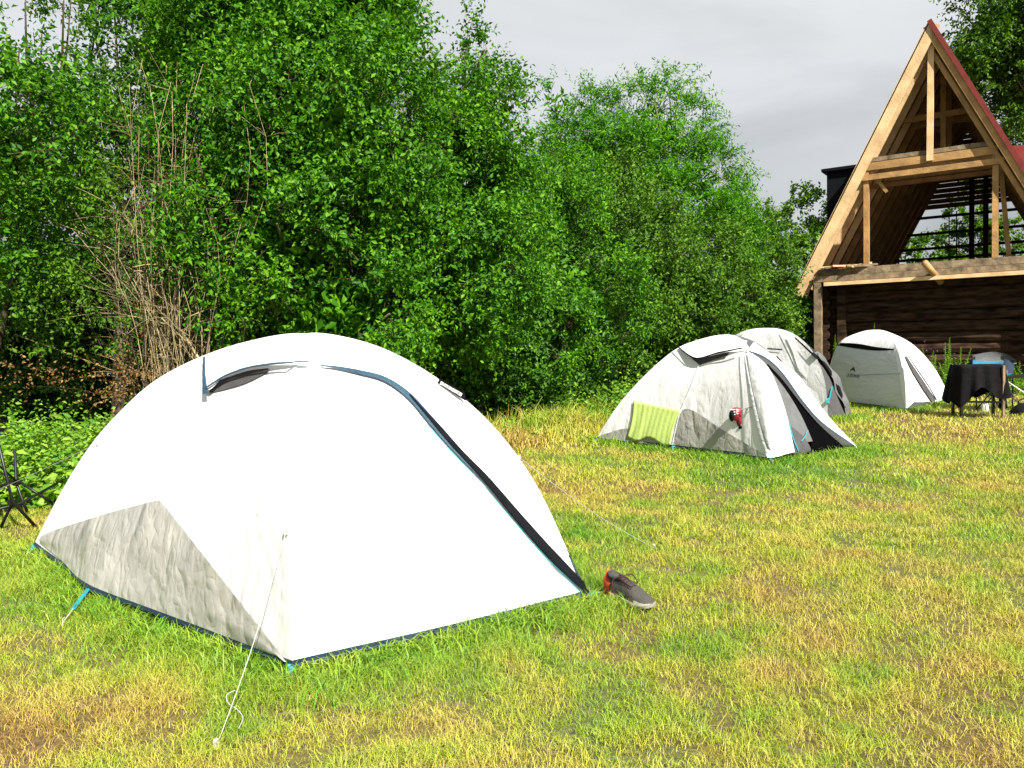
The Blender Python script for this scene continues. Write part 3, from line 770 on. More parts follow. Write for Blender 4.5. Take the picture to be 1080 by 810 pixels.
# lower beams
def rafter_pt(side, z): return side*(ZA-z)/slope
zbm = zb-.08
for k, (d, z, w, h, mt) in enumerate(((.22, zbm, .16, .17, 'oldwood'), (.10, zbm-.17, .14, .14, 'oldwood'), (.02, zbm-.30, .12, .09, 'wood'), (.40, zbm-.16, .2, .16, 'deck'), (.72, zbm-.17, .2, .2, 'deck'))):
    x = (ZA-z)/slope*.90
    MB().beam(H(-x*(1 if k != 2 else .88), d, z), H(x, d, z), ed, w, h).build('tie_beam', M[mt], house)
MB().tube([H(-.06, -.32, zbm+.04), H(.22, .25, zbm-.40)], .075, 12).build('protruding_log', M['wood2'], house, True)
rs = random.Random(4)
for k in range(12):                                          # scrap boards lying on the beam ends
    x = -HW*.82+rs.uniform(0, .8)
    MB().beam(H(x, rs.uniform(-.1, .3), zb+rs.uniform(-.02, .06)), H(x+rs.uniform(.3, .7), rs.uniform(.0, .5), zb+rs.uniform(0, .12)), UP, .04, .11).build('loose_board', M['wood' if k % 2 else 'oldwood'], house)
px_post = onplane(863, 330, .12)[0]
MB().beam(H(px_post, .12, 0), H(px_post, .12, zbm-.09), ew, .17, .17).build('corner_post', M['oldwood'], house)
MB().beam(H(px_post+.5, setb-.25, 0), H(px_post+.5, setb-.25, zbm-.2), ew, .2, .2).build('corner_post', M['log'], house)
MB().beam(H(-px_post, .12, 0), H(-px_post, .12, zbm-.09), ew, .17, .17).build('corner_post', M['oldwood'], house)
# roof slopes, boards, rafters
def roofpt(side, k, d, off=0.0):                            # k 0 apex .. 1 eave; off = outward
    nrmv = (ew*side*slope+UP).normalized()
    return H(side*HW*k, d, ZA-slope*HW*k)+nrmv*off
for side, nm in ((-1, 'roof_slope'), (1, 'roof_slope')):
    mb = MB(); rs = random.Random(8+side); k = 0.0
    nb = 34
    for i in range(nb):                                     # sheathing boards running along the house
        a, b = i/nb+.002, (i+1)/nb-.002
        d0 = rs.uniform(.0, .06)+.02; c = roofpt(side, (a+b)/2, (d0+LEN)/2, -.02+rs.uniform(-.004, .004))
        mb.box(c, ed, (roofpt(side, 1, 0)-roofpt(side, 0, 0)).normalized(), (ew*side*slope+UP).normalized(), LEN-d0, (roofpt(side, b, 0)-roofpt(side, a, 0)).length, .025)
    sl_ = mb.build(nm, M['deck'] if side < 0 else M['wood2'], house)
    cov = MB(); u = (roofpt(side, 1, 0)-roofpt(side, 0, 0)); c = roofpt(side, .5, LEN/2, .025); L_ = u.length
    cov.box(c, ed, u.normalized(), (ew*side*slope+UP).normalized(), LEN+.1, L_, .03)
    if side > 0:
        for i in range(30): cov.beam(roofpt(side, .0, .1+i*LEN/30, .045), roofpt(side, 1, .1+i*LEN/30, .045), ed, .03, .025)
    cov.build('roof_covering', M['redroof'] if side > 0 else M['dark'], sl_)
    for i in range(12):
        d = .30+i*(LEN-.5)/11
        MB().beam(roofpt(side, .0, d, -.11), roofpt(side, .97, d, -.11), ed, .07, .15).build('rafter', M['wood' if (i < 3 and side < 0) else 'wood2'], sl_)
    # barge board at the front
    MB().beam(roofpt(side, -.005 if side < 0 else .0, -.03, -.085), roofpt(side, 1.0 if side < 0 else 1.02, -.03, -.085), ed, .04, .27 if side < 0 else .13).build('barge_board', M['wood'] if side < 0 else M['wood2'], sl_)
    if side < 0:
        MB().beam(roofpt(side, .0, .0, .045), roofpt(side, 1.0, .0, .045), ed, .06, .02).build('roof_edge', M['dark'], sl_)
        MB().beam(roofpt(side, .02, .22, -.2), roofpt(side, .98, .22, -.2), ed, .05, .10).build('rafter', M['wood'], sl_)
    else:
        MB().beam(roofpt(side, -.01, -.07, .03), roofpt(side, 1.02, -.07, .03), ed, .05, .10).build('red_trim', M['redroof'], sl_)
        MB().beam(roofpt(side, .03, .12, -.24), roofpt(side, .98, .12, -.24), ed, .05, .10).build('rafter', M['wood2'], sl_)
# king post, collar beams, gable posts
wk, zc = onplane(981, 160, .15)
MB().beam(H(wk, .10, zc-.22), H(0.02, .10, ZA-.30), ew, .13, .11).build('king_post', M['wood'], house)
for (d, z, w, h, mt) in ((.20, zc, .12, .10, 'oldwood'), (.17, zc-.16, .10, .18, 'wood2'), (.16, zc-.42, .12, .13, 'wood2'), (1.2, zc-.1, .12, .14, 'wood2'), (2.4, zc-.1, .12, .14, 'wood2'), (1.0, zc-.5, .1, .1, 'deck')):
    x = (ZA-z)/slope*.88
    MB().beam(H(-x, d, z), H(x, d, z), ed, w, h).build('collar_beam', M[mt], house)
for d in (1.6, 3.0):
    z = zc+1.0+.1*d; x = (ZA-z)/slope*.93; MB().beam(H(-x, d, z), H(x, d, z), ed, .07, .14).build('collar_beam', M['wood2'], house)
    MB().beam(H(.12, d, zc), H(.12, d, ZA-.4), ew, .12, .1).build('post', M['wood2'], house)
wp1 = onplane(914, 230, .2)[0]; wp2 = onplane(1050, 200, .2)[0]
MB().beam(H(wp1, .2, zb-.05), H(wp1, .2, zc-.2), ew, .12, .12).build('post', M['wood2'], house)
MB().beam(H(wp2, .2, zb-.05), H(wp2, .2, zc-.2), ew, .12, .12).build('post', M['wood2'], house)
MB().beam(H(wp2+.25, .8, zb-.05), H(wp2+.05, .8, zc-.2), ew, .10, .1).build('post', M['wood2'], house)
MB().beam(H(wp1+.08, .2, zc-.25), H(wp1+.45, .25, zc-.8), ew, .07, .07).build('brace', M['wood2'], house)
# far gable frame with horizontal bars
for z in (zb+.35, zb+.62, zb+.9, zb+1.25, zb+1.75, zb+2.3):
    x = (ZA-z)/slope*.95; MB().beam(H(-x, LEN-.25, z), H(x, LEN-.25, z), ed, .06, .09).build('gable_bar', M['darkstem'], house)
for x in (-.25, .15):
    MB().beam(H(x+.4, LEN-.4, zb-.2), H(x+.4, LEN-.4, ZA-1.2), ew, .15, .15).build('gable_post', M['darkstem'], house)
for x in (-.5, -.28):
    MB().beam(H(x, LEN-.5, zb-.2), H(x, LEN-.5, zb+2.4), ew, .035, .035).build('ladder_rail', M['darkstem'], house)
for i in range(7): MB().beam(H(-.5, LEN-.5, zb+.1+.33*i), H(-.28, LEN-.5, zb+.1+.33*i), UP, .03, .03).build('ladder_rung', M['darkstem'], house)
zz = zc+.1; mb = MB(); k = 0
while zz < ZA-.35:
    x = (ZA-zz)/slope*.96; mb.box(H(0, LEN-.12, zz), ew, ed, UP, 2*x-.1, .03, .155); zz += .17
mb.build('gable_boards', M['deck'], house)
# dark dormer on the left slope
wo_, zt_ = onplane(872, 181, 3.2); zb_ = ZA+slope*wo_ + .05
prof = [(wo_, zt_), ((zt_-ZA)/slope-.12, zt_), (wo_-.0, min(zb_, zt_-1.0))]
prof = [(wo_, zt_), ((zt_-ZA)/slope-.12, zt_), ((zt_-1.9-ZA)/slope-.12, zt_-1.9), (wo_, zt_-1.9)]
mb = MB(); v = [H(w, d, z) for d in (3.2, 5.0) for w, z in prof]
mb.add(v, [(0, 1, 2, 3), (7, 6, 5, 4), (0, 4, 5, 1), (2, 6, 7, 3), (3, 7, 4, 0), (1, 5, 6, 2)])
mb.beam(H(wo_-.08, 3.1, zt_+.03), H(wo_-.08, 5.1, zt_+.03), ew, .1, .08)
mb.beam(H(wo_-.08, 3.15, zt_+.03), H((zt_-ZA)/slope-.2, 3.15, zt_+.03), ed, .1, .08)
mb.build('dormer', M['dark'], house)
# lower red-roofed wing on the right
c1 = H(HW*1.0, 5.5, 0)
pr = at(1064, 154, 22.5); pr2 = at(1130, 148, 21.5)
mb = MB(); dn = Vector((.35, -1.1, -1.6)).normalized()
mb.add([pr, pr2, pr2+dn*3, pr+dn*3, pr+UP*-.06, pr2+UP*-.06, pr2+dn*3-UP*.06, pr+dn*3-UP*.06], [(0, 1, 2, 3), (7, 6, 5, 4), (0, 3, 7, 4), (1, 5, 6, 2), (0, 4, 5, 1), (2, 6, 7, 3)])
mb.build('wing_roof', M['redroof'], house)

# ------------------------------------------------------------------ trees
def crown(blobs, dens, leaf, seed, up_bias=.25, twig=(.25, .5), lpt=9, spread=1.0, hollow=.72, aspect=.55, droop=0.0, front=True, twigs=5, core=0, pock=True):
    """blobs: (centre Vector, (rx,ry,rz)). returns arrays of leaf pos, dir, normal, length plus twig segments"""
    rg = np.random.default_rng(seed); PP = []; DD = []; NN = []; LL = []; TW = []
    for c, r in blobs:
        c = np.array(c); r = np.array(r)
        area = 4*math.pi*((r[0]*r[1])**1.6+(r[0]*r[2])**1.6+(r[1]*r[2])**1.6)**(1/1.6)/3**(1/1.6)
        n = int(area*dens)
        d = nrm(rg.normal(size=(n*2, 3)))
        if front:                                          # thinner on the side nobody comes near
            keep = (d[:, 1] < .25) | (rg.random(len(d)) < .4); d = d[keep]
        lump = fbm(d[:, 0]*3.8+seed+9, d[:, 2]*3.8+d[:, 1]*2+seed+9, 3)
        d = d[rg.random(len(d)) < np.clip((lump-.38)*4.6, .02, 1)][:n]
        lump = fbm(d[:, 0]*3.8+seed+9, d[:, 2]*3.8+d[:, 1]*2+seed+9, 3)
        s = (hollow+(1.05-hollow)*rg.random(len(d))**.6)*(.62+.72*lump)
        cl = c+d*r*s[:, None]
        cl = cl[cl[:, 2] > .1]; d = d[:len(cl)] if len(d) == len(cl) else nrm((cl-c)/r)
        if pock:
            w3 = fbm(cl[:, 0]*1.25+cl[:, 1]*.6+seed*3.1, cl[:, 2]*1.35+cl[:, 1]*.5+seed*1.7, 2)
            kp_ = rg.random(len(cl)) < np.clip((w3-.36)*9, 0, 1); cl = cl[kp_]; d = d[kp_]
        k = len(cl)
        # twigs
        cl = np.repeat(cl, twigs, 0); dd = np.repeat(d, twigs, 0)
        td = nrm(dd*.8+rg.normal(size=dd.shape)*.65*spread+np.array([0, 0, up_bias]))
        tl = rg.uniform(twig[0], twig[1], len(cl))
        TW.append((cl, cl+td*tl[:, None]))
        f = np.tile((np.arange(lpt)+.6)/lpt, len(cl))
        P = np.repeat(cl, lpt, 0)+np.repeat(td*tl[:, None], lpt, 0)*f[:, None]
        P[:, 2] -= droop*f**2
        T = np.repeat(td, lpt, 0)
        side = nrm(np.cross(T, rg.normal(size=T.shape)))
        sg = side*np.where(rg.random(len(T)) < .5, 1, -1)[:, None]
        D = nrm(T*.55+sg*.9+rg.normal(size=T.shape)*.25+np.array([0, 0, -.12]))
        Nn = nrm(np.repeat(dd, lpt, 0)*.7+np.array([0, 0, .75])+rg.normal(size=T.shape)*.8)
        PP.append(P); DD.append(D); NN.append(Nn); LL.append(leaf*rg.uniform(.6, 1.25, len(P)))
        if core:                                            # inner foliage filling the crown
            m_ = int(core*r[0]*r[1]*r[2]*4.2/ (leaf/.06)**2); q = nrm(rg.normal(size=(m_, 3)))*(rg.random((m_, 1))**.4*.58)
            PP.append(c+q*r); DD.append(rg.normal(size=(m_, 3))); NN.append(rg.normal(size=(m_, 3))); LL.append(leaf*rg.uniform(1.6, 2.6, m_))
    return np.concatenate(PP), np.concatenate(DD), np.concatenate(NN), np.concatenate(LL), TW
NLEAF = 0
def tree(name, label, cat, base, blobs, mat, dens=26, leaf=.06, seed=1, trunk=.12, group=None, aspect=.55, branches=14, stemmat='bark', feather=False, **kw):
    global NLEAF
    base = Vector(base); base.z = -.02
    root = thing(name, base, label, cat, group)
    P, D, Nn, L, TW = crown([(Vector(b[0]), b[1]) for b in blobs], dens, leaf, seed, **kw)
    ok = P[:, 2] > .05
    P, D, Nn, L = P[ok], D[ok], Nn[ok], L[ok]; NLEAF += len(P)
    # fine twigs inside the crown
    T0 = np.concatenate([t[0] for t in TW]); T1_ = np.concatenate([t[1] for t in TW])
    rg = np.random.default_rng(seed+5); sel = rg.random(len(T0)) < .35; T0 = T0[sel]-(T1_[sel]-T0[sel])*.6; T1_ = T1_[sel]
    S = nrm(np.cross(T1_-T0, rg.normal(size=T0.shape)))*.004
    V = np.stack([T0-S, T0+S, T1_], 1).reshape(-1, 3)
    TV = V
    leaf_mesh('crown', P, D, Nn, L, L*aspect, mat, root, twigs=TV)
    rs = random.Random(seed); mb = MB()
    topb = max(blobs, key=lambda b: b[0][2]); tip = Vector(topb[0])
    pts = smooth_line([base, base.lerp(tip, .35)+Vector((rs.uniform(-.2, .2), rs.uniform(-.1, .2), 0)), base.lerp(tip, .7)+Vector((rs.uniform(-.2, .2), 0, 0)), tip], 12)
    mb.tube(pts, [trunk*(1-.93*i/11) for i in range(12)], 8)
    for k in range(branches):
        c, r = rs.choice(blobs); c = Vector(c)
        d = Vector((rs.gauss(0, 1), rs.gauss(0, 1), rs.gauss(.3, .8))).normalized()
        e = c+Vector((d.x*r[0], d.y*r[1], d.z*r[2]))*.85
        if e.z < .5: e.z = .5
        i = min(range(12), key=lambda q: abs(pts[q].z-e.z*.6)); a = pts[i]
        mid = a.lerp(e, .5)+Vector((rs.uniform(-.2, .2), rs.uniform(-.2, .2), rs.uniform(-.1, .3)))
        bp = smooth_line([a, mid, e], 7); mb.tube(bp, [trunk*.38*(1-.85*q/6)+.004 for q in range(7)], 5)
    mb.build('trunk', M[stemmat], root, True)
    return root
def B(px, py, D, rx, rz, ry=None): return (at(px, py, D), (rx, ry or rx*.8, rz))

GRP = 'trees and bushes along the edge of the lawn'
g0 = lambda px, D: Vector((at(px, 366, D).x, D, 0))
# leftmost tree
tree('broadleaf_tree', 'leftmost leafy tree with bright leaves and sky showing between branches', 'tree', g0(-40, 9.2),
     [B(-20, 60, 8.6, 1.0, .8), B(0, 10, 8.8, .8, .5), B(75, 0, 9.3, .5, .3), B(20, 90, 8.8, .6, .4), B(20, 150, 8.4, .75, .6), B(-30, 240, 8.6, .8, .8), B(40, 230, 9.4, .7, .6), B(70, 40, 9.6, .45, .25), B(60, 190, 9.8, .55, .45)],
     M['leafA'], 19, .07, 11, .07, GRP, stemmat='darkstem')
tree('broadleaf_tree', 'thin dark tree behind the dry stems with sky gaps near its top', 'tree', g0(120, 11.2),
     [B(95, 120, 11, .8, .7), B(165, 75, 11.2, .9, .8), B(120, -5, 11, .9, .5), B(195, 20, 11.2, .8, .7), B(205, 170, 11.4, .9, .9), B(60, 290, 11.6, 1.4, .8), B(150, 250, 11.6, 1.2, .9), B(-30, 150, 11.8, 1.3, 1.3), B(110, 190, 11.5, .9, .6)],
     M['leafD'], 13, .07, 12, .10, GRP, core=200)
tree('broadleaf_tree', 'tall dense bright green tree directly behind the top of the large tent', 'tree', g0(320, 10.2),
     [B(300, 30, 9.6, 1.25, 1.1), B(255, 150, 9.3, .85, .9), B(350, 140, 9.1, 1.2, 1.0), B(300, 250, 8.9, 1.15, .9), B(348, 15, 10, .95, .8), B(350, 330, 8.9, 1.1, .7), B(240, 260, 9.1, .55, .6), B(235, 40, 9.9, .7, .8)],
     M['leafA'], 40, .068, 13, .14, GRP, core=520, branches=26)
tree('broadleaf_tree', 'tall bushy tree leaning right towards the sky gap, left of the feathery tree', 'tree', g0(450, 11.6),
     [B(385, 65, 11, .8, 1.0), B(452, 95, 11.2, .5, .55), B(500, 150, 11, .75, .85), B(430, 190, 10.4, 1.2, 1.0), B(520, 215, 11.2, .62, .9), B(470, 280, 10.3, 1.15, .9), B(430, 350, 10.2, 1.0, .6),
      B(512, 75, 11.6, .12, .45), B(492, 40, 11.5, .13, .40), B(533, 115, 11.7, .2, .45), B(430, 35, 11.2, .3, .45)],
     M['leafA'], 40, .068, 14, .12, GRP, core=480, branches=24)
tree('leafy_shrub', 'olive green shrub at the lawn edge between the two larger tents', 'shrub', g0(560, 13.4),
     [B(560, 260, 13.2, 1.1, 1.2), B(600, 320, 13, 1.2, 1.0), B(540, 350, 12.2, 1.1, .75), B(592, 215, 14, .8, .75), B(490, 370, 11.2, .7, .42)],
     M['leafA'], 38, .066, 15, .07, GRP, core=560)
tree('leafy_shrub', 'mixed olive shrub in front of the feathery tree, behind the middle tent', 'shrub', g0(690, 15.6),
     [B(660, 290, 15.2, 1.5, 1.3), B(730, 310, 15.8, 1.4, 1.2), B(640, 350, 14.4, 1.1, .7), B(700, 350, 15, 1.2, .65), B(640, 220, 16, 1.2, .9), B(770, 340, 16.6, 1.1, .8)],
     M['leafB'], 28, .072, 16, .08, GRP, core=500)
tree('locust_tree', 'feathery bright green tree with pointed top rising above the olive shrubs', 'tree', g0(690, 18.5),
     [B(686, 142, 18, 1.2, 1.0), B(706, 98, 18, .38, .42), B(592, 112, 18.4, .8, .42), B(640, 160, 18.4, 1.3, .7), B(732, 195, 18, .95, .85), B(620, 200, 18, 1.1, .8), B(690, 240, 17.6, 1.5, 1.0), B(768, 250, 18.2, .6, .7), B(570, 150, 18.8, .6, .6), B(758, 222, 18.6, .55, .45)],
     M['leafC'], 22, .095, 17, .13, GRP, core=260, aspect=.3, lpt=14, twig=(.35, .7), up_bias=.35, droop=.12, spread=.9)
tree('leafy_shrub', 'shrub at the right end of the hedge beside the log house', 'shrub', g0(800, 19.5),
     [B(790, 285, 19, .95, 1.2), B(770, 340, 18.4, 1.2, .9), B(806, 335, 19.6, .7, .9), B(800, 250, 20, .5, .6)],
     M['leafB'], 18, .085, 18, .08, GRP, core=500)
tree('distant_tree', 'shaded tree seen between the hedge and the log house gable', 'tree', g0(852, 33),
     [B(850, 240, 33, 1.5, 1.5), B(835, 290, 31, 1.7, 1.8), B(862, 290, 32, 1.8, 1.8), B(850, 350, 30, 2.2, 1.4), B(885, 240, 34, 1.0, 1.0)],
     M['leafB'], 5, .17, 19, .16, GRP)
tree('broadleaf_tree', 'tall tree with hanging branches behind the right side of the log house', 'tree', Vector((24, 29, 0)),
     [B(1065, 20, 27, 1.9, 1.0), B(1040, 70, 27, 1.4, .8), B(1090, 95, 27, 2.0, 1.4), B(1130, 20, 27, 2.2, 2.4), B(1030, 55, 27, .8, .4), B(1060, -40, 27, 1.7, 1.0), B(1080, 125, 27.5, 1.2, .5)],
     M['leafB'], 9, .14, 20, .3, GRP, core=250, droop=.2, lpt=12, twig=(.5, .9))
tree('distant_tree', 'tree framed by the open far gable of the log house', 'tree', Vector((27, 42, 0)),
     [B(1028, 225, 42, 1.3, 1.9), B(995, 268, 42, 2.0, 1.0), B(1050, 262, 42, 2.6, 1.3), B(965, 278, 43, 1.8, .9)],
     M['leafB'], 4, .2, 21, .2, GRP)
# dark back hedge filling low gaps (stuff)
HX, HY = [-12, -5, -3, -1, 0, 1, 2.6, 5, 8, 12], [7.2, 7.2, 7.6, 8.6, 9.8, 11.2, 14.2, 17, 21, 25]
P, D, Nn, L, TW = crown([(Vector((x, 12.4+rsx, 1.1)), (1.2, .8, 1.5)) for x, rsx in [(-11+.9*i, .4*math.sin(i*2.3)) for i in range(12)]]
                       + [(Vector((x, max(12.4, float(np.interp(x, HX, HY))+3.0), 1.3)), (1.0, .8, 1.6)) for x in (-.3, .5, 1.3, 2.1, 2.9, 3.7, 4.5, 5.3)]
                       + [(Vector(q), (1.3, .8, 1.8)) for q in ((7.0, 26.5, 1.3), (8.2, 28, 1.3), (9.4, 30, 1.3), (10.5, 33, 1.4), (9.9, 27.5, 1.2), (10.7, 29.8, 1.3), (9.2, 26.3, 1.1))], 26, .09, 33, pock=False, core=400)
bk = leaf_mesh('undergrowth', P, D, Nn, L, L*.55, M['leafD']); tag(bk, 'dark tangled undergrowth behind the first row of trees', 'undergrowth', kind='stuff')
NLEAF += len(P)
# bare thicket
tb = thing('dry_thicket', g0(175, 8.6), 'leafless thicket of pale dry stems above the left slope of the large tent', 'shrub', GRP)
rs = random.Random(5); mb = MB(); mbd = MB()
for k in range(200):
    bx0 = 188+rs.gauss(0, 20); d0 = 8.5+rs.uniform(-.4, .9); a = g0(bx0, d0); a.z = 0
    hgt = rs.choice([rs.uniform(60, 200), rs.uniform(150, 330)]); spread_ = rs.gauss(-12, 40)
    e = at(bx0+spread_, 390-hgt, d0+rs.uniform(-.5, .5))
    q = [a, a.lerp(e, .4)+Vector((rs.uniform(-.2, .2), rs.uniform(-.1, .1), .1)), a.lerp(e, .75)+Vector((rs.uniform(-.28, .28), rs.uniform(-.1, .1), .1)), e]
    r0 = rs.uniform(.003, .007) if k > 6 else rs.uniform(.018, .030)
    L_ = smooth_line(q, 9); t = (mb if rs.random() < .75 else mbd); t.tube(L_, [r0*(1-.7*i/8) for i in range(9)], 5)
    for b_ in range(4):
        p = L_[rs.randint(3, 8)]; e2 = p+Vector((rs.gauss(0, .35), rs.gauss(0, .2), rs.uniform(-.05, .4)))
        t.tube(smooth_line([p, p.lerp(e2, .5)+Vector((0, 0, rs.uniform(-.05, .08))), e2], 5), [r0*.4, r0*.35, r0*.3, r0*.25, r0*.15], 4)
for k in range(70):                                         # leaning and fallen stems
    a = at(rs.uniform(90, 240), rs.uniform(240, 400), 8.4+rs.uniform(-.3, .8)); e = a+Vector((rs.gauss(-.2, .5), rs.gauss(0, .2), rs.uniform(-.2, .6)))
    a.z = max(a.z, .1); e.z = max(e.z, .05)
    mb.tube(smooth_line([a, a.lerp(e, .5)+Vector((0, 0, rs.uniform(0, .12))), e], 6), [.006, .006, .005, .004, .003, .002], 4)
mb.build('stems', M['stem'], tb, True); mbd.build('dark_stems', M['darkstem'], tb, True)  # a random share of the stems gets the darker brown
P, D, Nn, L, TW = crown([B(160, 365, 8.5, .40, .30), B(190, 390, 8.2, .35, .2), B(72, 325, 8.9, .14, .3), B(38, 385, 8.6, .2, .15), B(140, 400, 8.3, .35, .15)], 22, .04, 41, hollow=.3)
leaf_mesh('dead_leaves', P, D, Nn, L, L*.55, M['deadleaf'], tb)
P, D, Nn, L, TW = crown([B(120, 215, 8.6, .55, .35), B(100, 290, 8.6, .6, .3), B(170, 310, 8.2, .35, .2), B(150, 150, 8.9, .5, .3), B(50, 210, 8.4, .4, .3), B(30, 310, 8.4, .5, .3), B(205, 130, 9, .25, .4), B(120, 340, 8.4, .3, .2), B(205, 290, 8.4, .15, .2), B(160, 230, 8.2, .4, .5), B(190, 340, 8.0, .3, .2), B(80, 370, 8.3, .35, .15)], 14, .055, 42, hollow=.3)
leaf_mesh('green_leaves', P, D, Nn, L, L*.55, M['leafB'], tb)
# soil bank under the thicket
mb = MB(); P = []
for i in range(41):
    x = -11+i*.3; row = []
    for j in range(14):
        y = 7.9+j*.45; h = .55*min(1, j/5)*(.6+.6*vnoise(x*.8, y*.8))*min(1, max(0, (-1.4-x)/1.5))
        row.append((x, y, h-.08))
    P.append(row)
tag(mb.grid(P).build('bank', M['soil'], None, True), 'dark earth bank under the thicket', kind='structure')

# ------------------------------------------------------------------ grass
polys = []
for T in (T1, T2, T3, T4): polys.append(np.array([[p.x, p.y] for p in (T.C, T.A, T.D, T.E)]))
def inside(x, y, pl, sh=.92):
    c = pl.mean(0); pl = c+(pl-c)*sh; r = np.ones(len(x), bool); s = 0
    for i in range(4):
        a, b = pl[i], pl[(i+1) % 4]; cr = (b[0]-a[0])*(y-a[1])-(b[1]-a[1])*(x-a[0]); r &= cr > 0
    r2 = np.ones(len(x), bool)
    for i in range(4):
        a, b = pl[i], pl[(i+1) % 4]; cr = (b[0]-a[0])*(y-a[1])-(b[1]-a[1])*(x-a[0]); r2 &= cr < 0
    return r | r2
def edge_dist(x, y, pl):
    d = np.full(len(x), 1e9)
    for i in range(4):
        a, b = pl[i], pl[(i+1) % 4]; ab = b-a
        t = np.clip(((x-a[0])*ab[0]+(y-a[1])*ab[1])/(ab@ab), 0, 1)
        d = np.minimum(d, np.hypot(x-a[0]-t*ab[0], y-a[1]-t*ab[1]))
    return d
def hedge_y(x):                                            # front line of the rough grass
    return np.interp(x, [-12, -5, -3, -1, 0, 1, 2.6, 5, 8, 12], [7.2, 7.2, 7.6, 8.6, 9.8, 11.2, 14.2, 17, 21, 25])
def blades(name, x, y, h, w, tint, bend, mat, seed, label):
    rg = np.random.default_rng(seed); n = len(x); z = gz(x, y)
    a = rg.uniform(0, 2*math.pi, n); wd = np.stack([np.cos(a), np.sin(a), 0*a], 1)*w[:, None]*.5
    b = rg.uniform(0, 2*math.pi, n); bd = np.stack([np.cos(b), np.sin(b), 0*b], 1)
    P = np.stack([x, y, z-.005], 1); H_ = h[:, None]; bn = bend[:, None]
    upv = np.array([0, 0, 1.])
    m1 = P+upv*H_*.55+bd*H_*bn*.30; tp = P+upv*H_*(1-.35*np.minimum(bn, 1.6)) + bd*H_*bn*.95
    V = np.stack([P-wd, P+wd, m1+wd*.8, m1-wd*.8, tp], 1).reshape(-1, 3)
    i = (np.arange(n)*5)[:, None]
    lo = np.concatenate([i+np.array([[0, 1, 2, 3]]), i+np.array([[3, 2, 4]])], 1).reshape(-1)
    st = (np.arange(n)*7)[:, None]+np.array([[0, 4]])
    o = np_mesh(name, V, lo, st.reshape(-1), None, mat, attr=np.repeat(tint, 5))
    return tag(o, label, 'grass', kind='stuff')
def tintf(x, y):
    base = .52+(fbm(x*.55+3, y*.40+8, 3)-.5)*.75+(fbm(x*3.1, y*3.1+5, 2)-.5)*.6+(fbm(x*9, y*9+5, 2)-.5)*.35
    near = np.zeros(len(x))
    for pl, r in zip(polys, (.42, .40, .5, .4)):
        near = np.maximum(near, np.clip(1-(edge_dist(x, y, pl)-.05)/r, 0, 1))
    base = base*(1-near)+(.80+(fbm(x*2.5, y*2.5)-.5)*.5)*near
    # dry spots at the lower left and right foreground
    for cx, cy, rr_, amt in ((-1.75, 2.75, .5, .32), (-2.2, 4.0, .3, -.25), (.9, 7.2, .9, .18), (-.2, 2.45, .5, .1), (-3.3, 6, .6, .3), (.6, 11, .8, .25)):
        base -= amt*np.exp(-((x-cx)**2+(y-cy)**2)/rr_**2)
    for cx, cy, rr_, amt in ((.9, 5.0, .7, .22), (5, 15, 2.5, .12), (-1.4, 3.3, .5, .15), (2.4, 7.4, .9, .15)):
        base += amt*np.exp(-((x-cx)**2+(y-cy)**2)/rr_**2)
    return np.clip(base, .05, .95), near
GX = []; tot = 0
rg = np.random.default_rng(99)
for k, (y0, y1, dn, hh, ww) in enumerate(((1.7, 3.2, 25000, .038, .0024), (3.2, 4.6, 17000, .040, .0028), (4.6, 6.6, 9500, .043, .0038), (6.6, 9.5, 4000, .052, .006), (9.5, 14, 1200, .06, .011), (14, 23, 420, .07, .018))):
    xa, xb = -.74*y1-.5, .72*y1+.5; n = int((xb-xa)*(y1-y0)*dn)
    x = rg.uniform(xa, xb, n); y = rg.uniform(y0, y1, n)
    kp = (np.abs(x+.0) < y*.74+.5) & (y < hedge_y(x)+1.5)
    for pl in polys: kp &= ~inside(x, y, pl)
    x, y = x[kp], y[kp]
    t, near = tintf(x, y)
    clump = fbm(x*6, y*6, 2); kp = rg.random(len(x)) < .12+1.5*clump*(.6+.4*t); x, y, t, near, clump = x[kp], y[kp], t[kp], near[kp], clump[kp]
    h = hh*rg.uniform(.35, 1.45, len(x))*(.5+1.0*clump)*(1+near*.9); w = ww*rg.uniform(.6, 1.2, len(x))
    GX.append((x, y, h, w, t, rg.uniform(.3, 1.5, len(x)))); tot += len(x)
x, y, h, w, t, bn = [np.concatenate([q[i] for q in GX]) for i in range(6)]
blades('lawn_grass', x, y, h, w, t, bn, M['grass'], 3, 'short green and straw coloured lawn grass around the tents')
# rough grass along the hedge
n = 42000; x = rg.uniform(-8, 9, n); y = hedge_y(x)+rg.normal(0, .55, n)+.3
kp = (x > -6) & ~((x < -4.2) & (y < 6))
for pl in polys: kp &= ~inside(x, y, pl, 1.1)
x, y = x[kp], y[kp]; rough = fbm(x*1.2+4, y*1.2, 2)
h = np.clip(.10+.32*(y-hedge_y(x)+.9)/1.2, .07, .42)*rg.uniform(.5, 1.2, len(x))*(.6+.8*rough)
t = np.clip(.42+(fbm(x*1.5, y*1.5+40, 2)-.5)*1.4+np.where(x < -1.5, .35, 0)+np.where(x > 2.5, .15, 0), .1, .95)
blades('rough_grass', x, y, h, np.full(len(x), .011), t, rg.uniform(.2, 1.0, len(x)), M['grass'], 4, 'tall uncut grass and straw along the foot of the hedge')
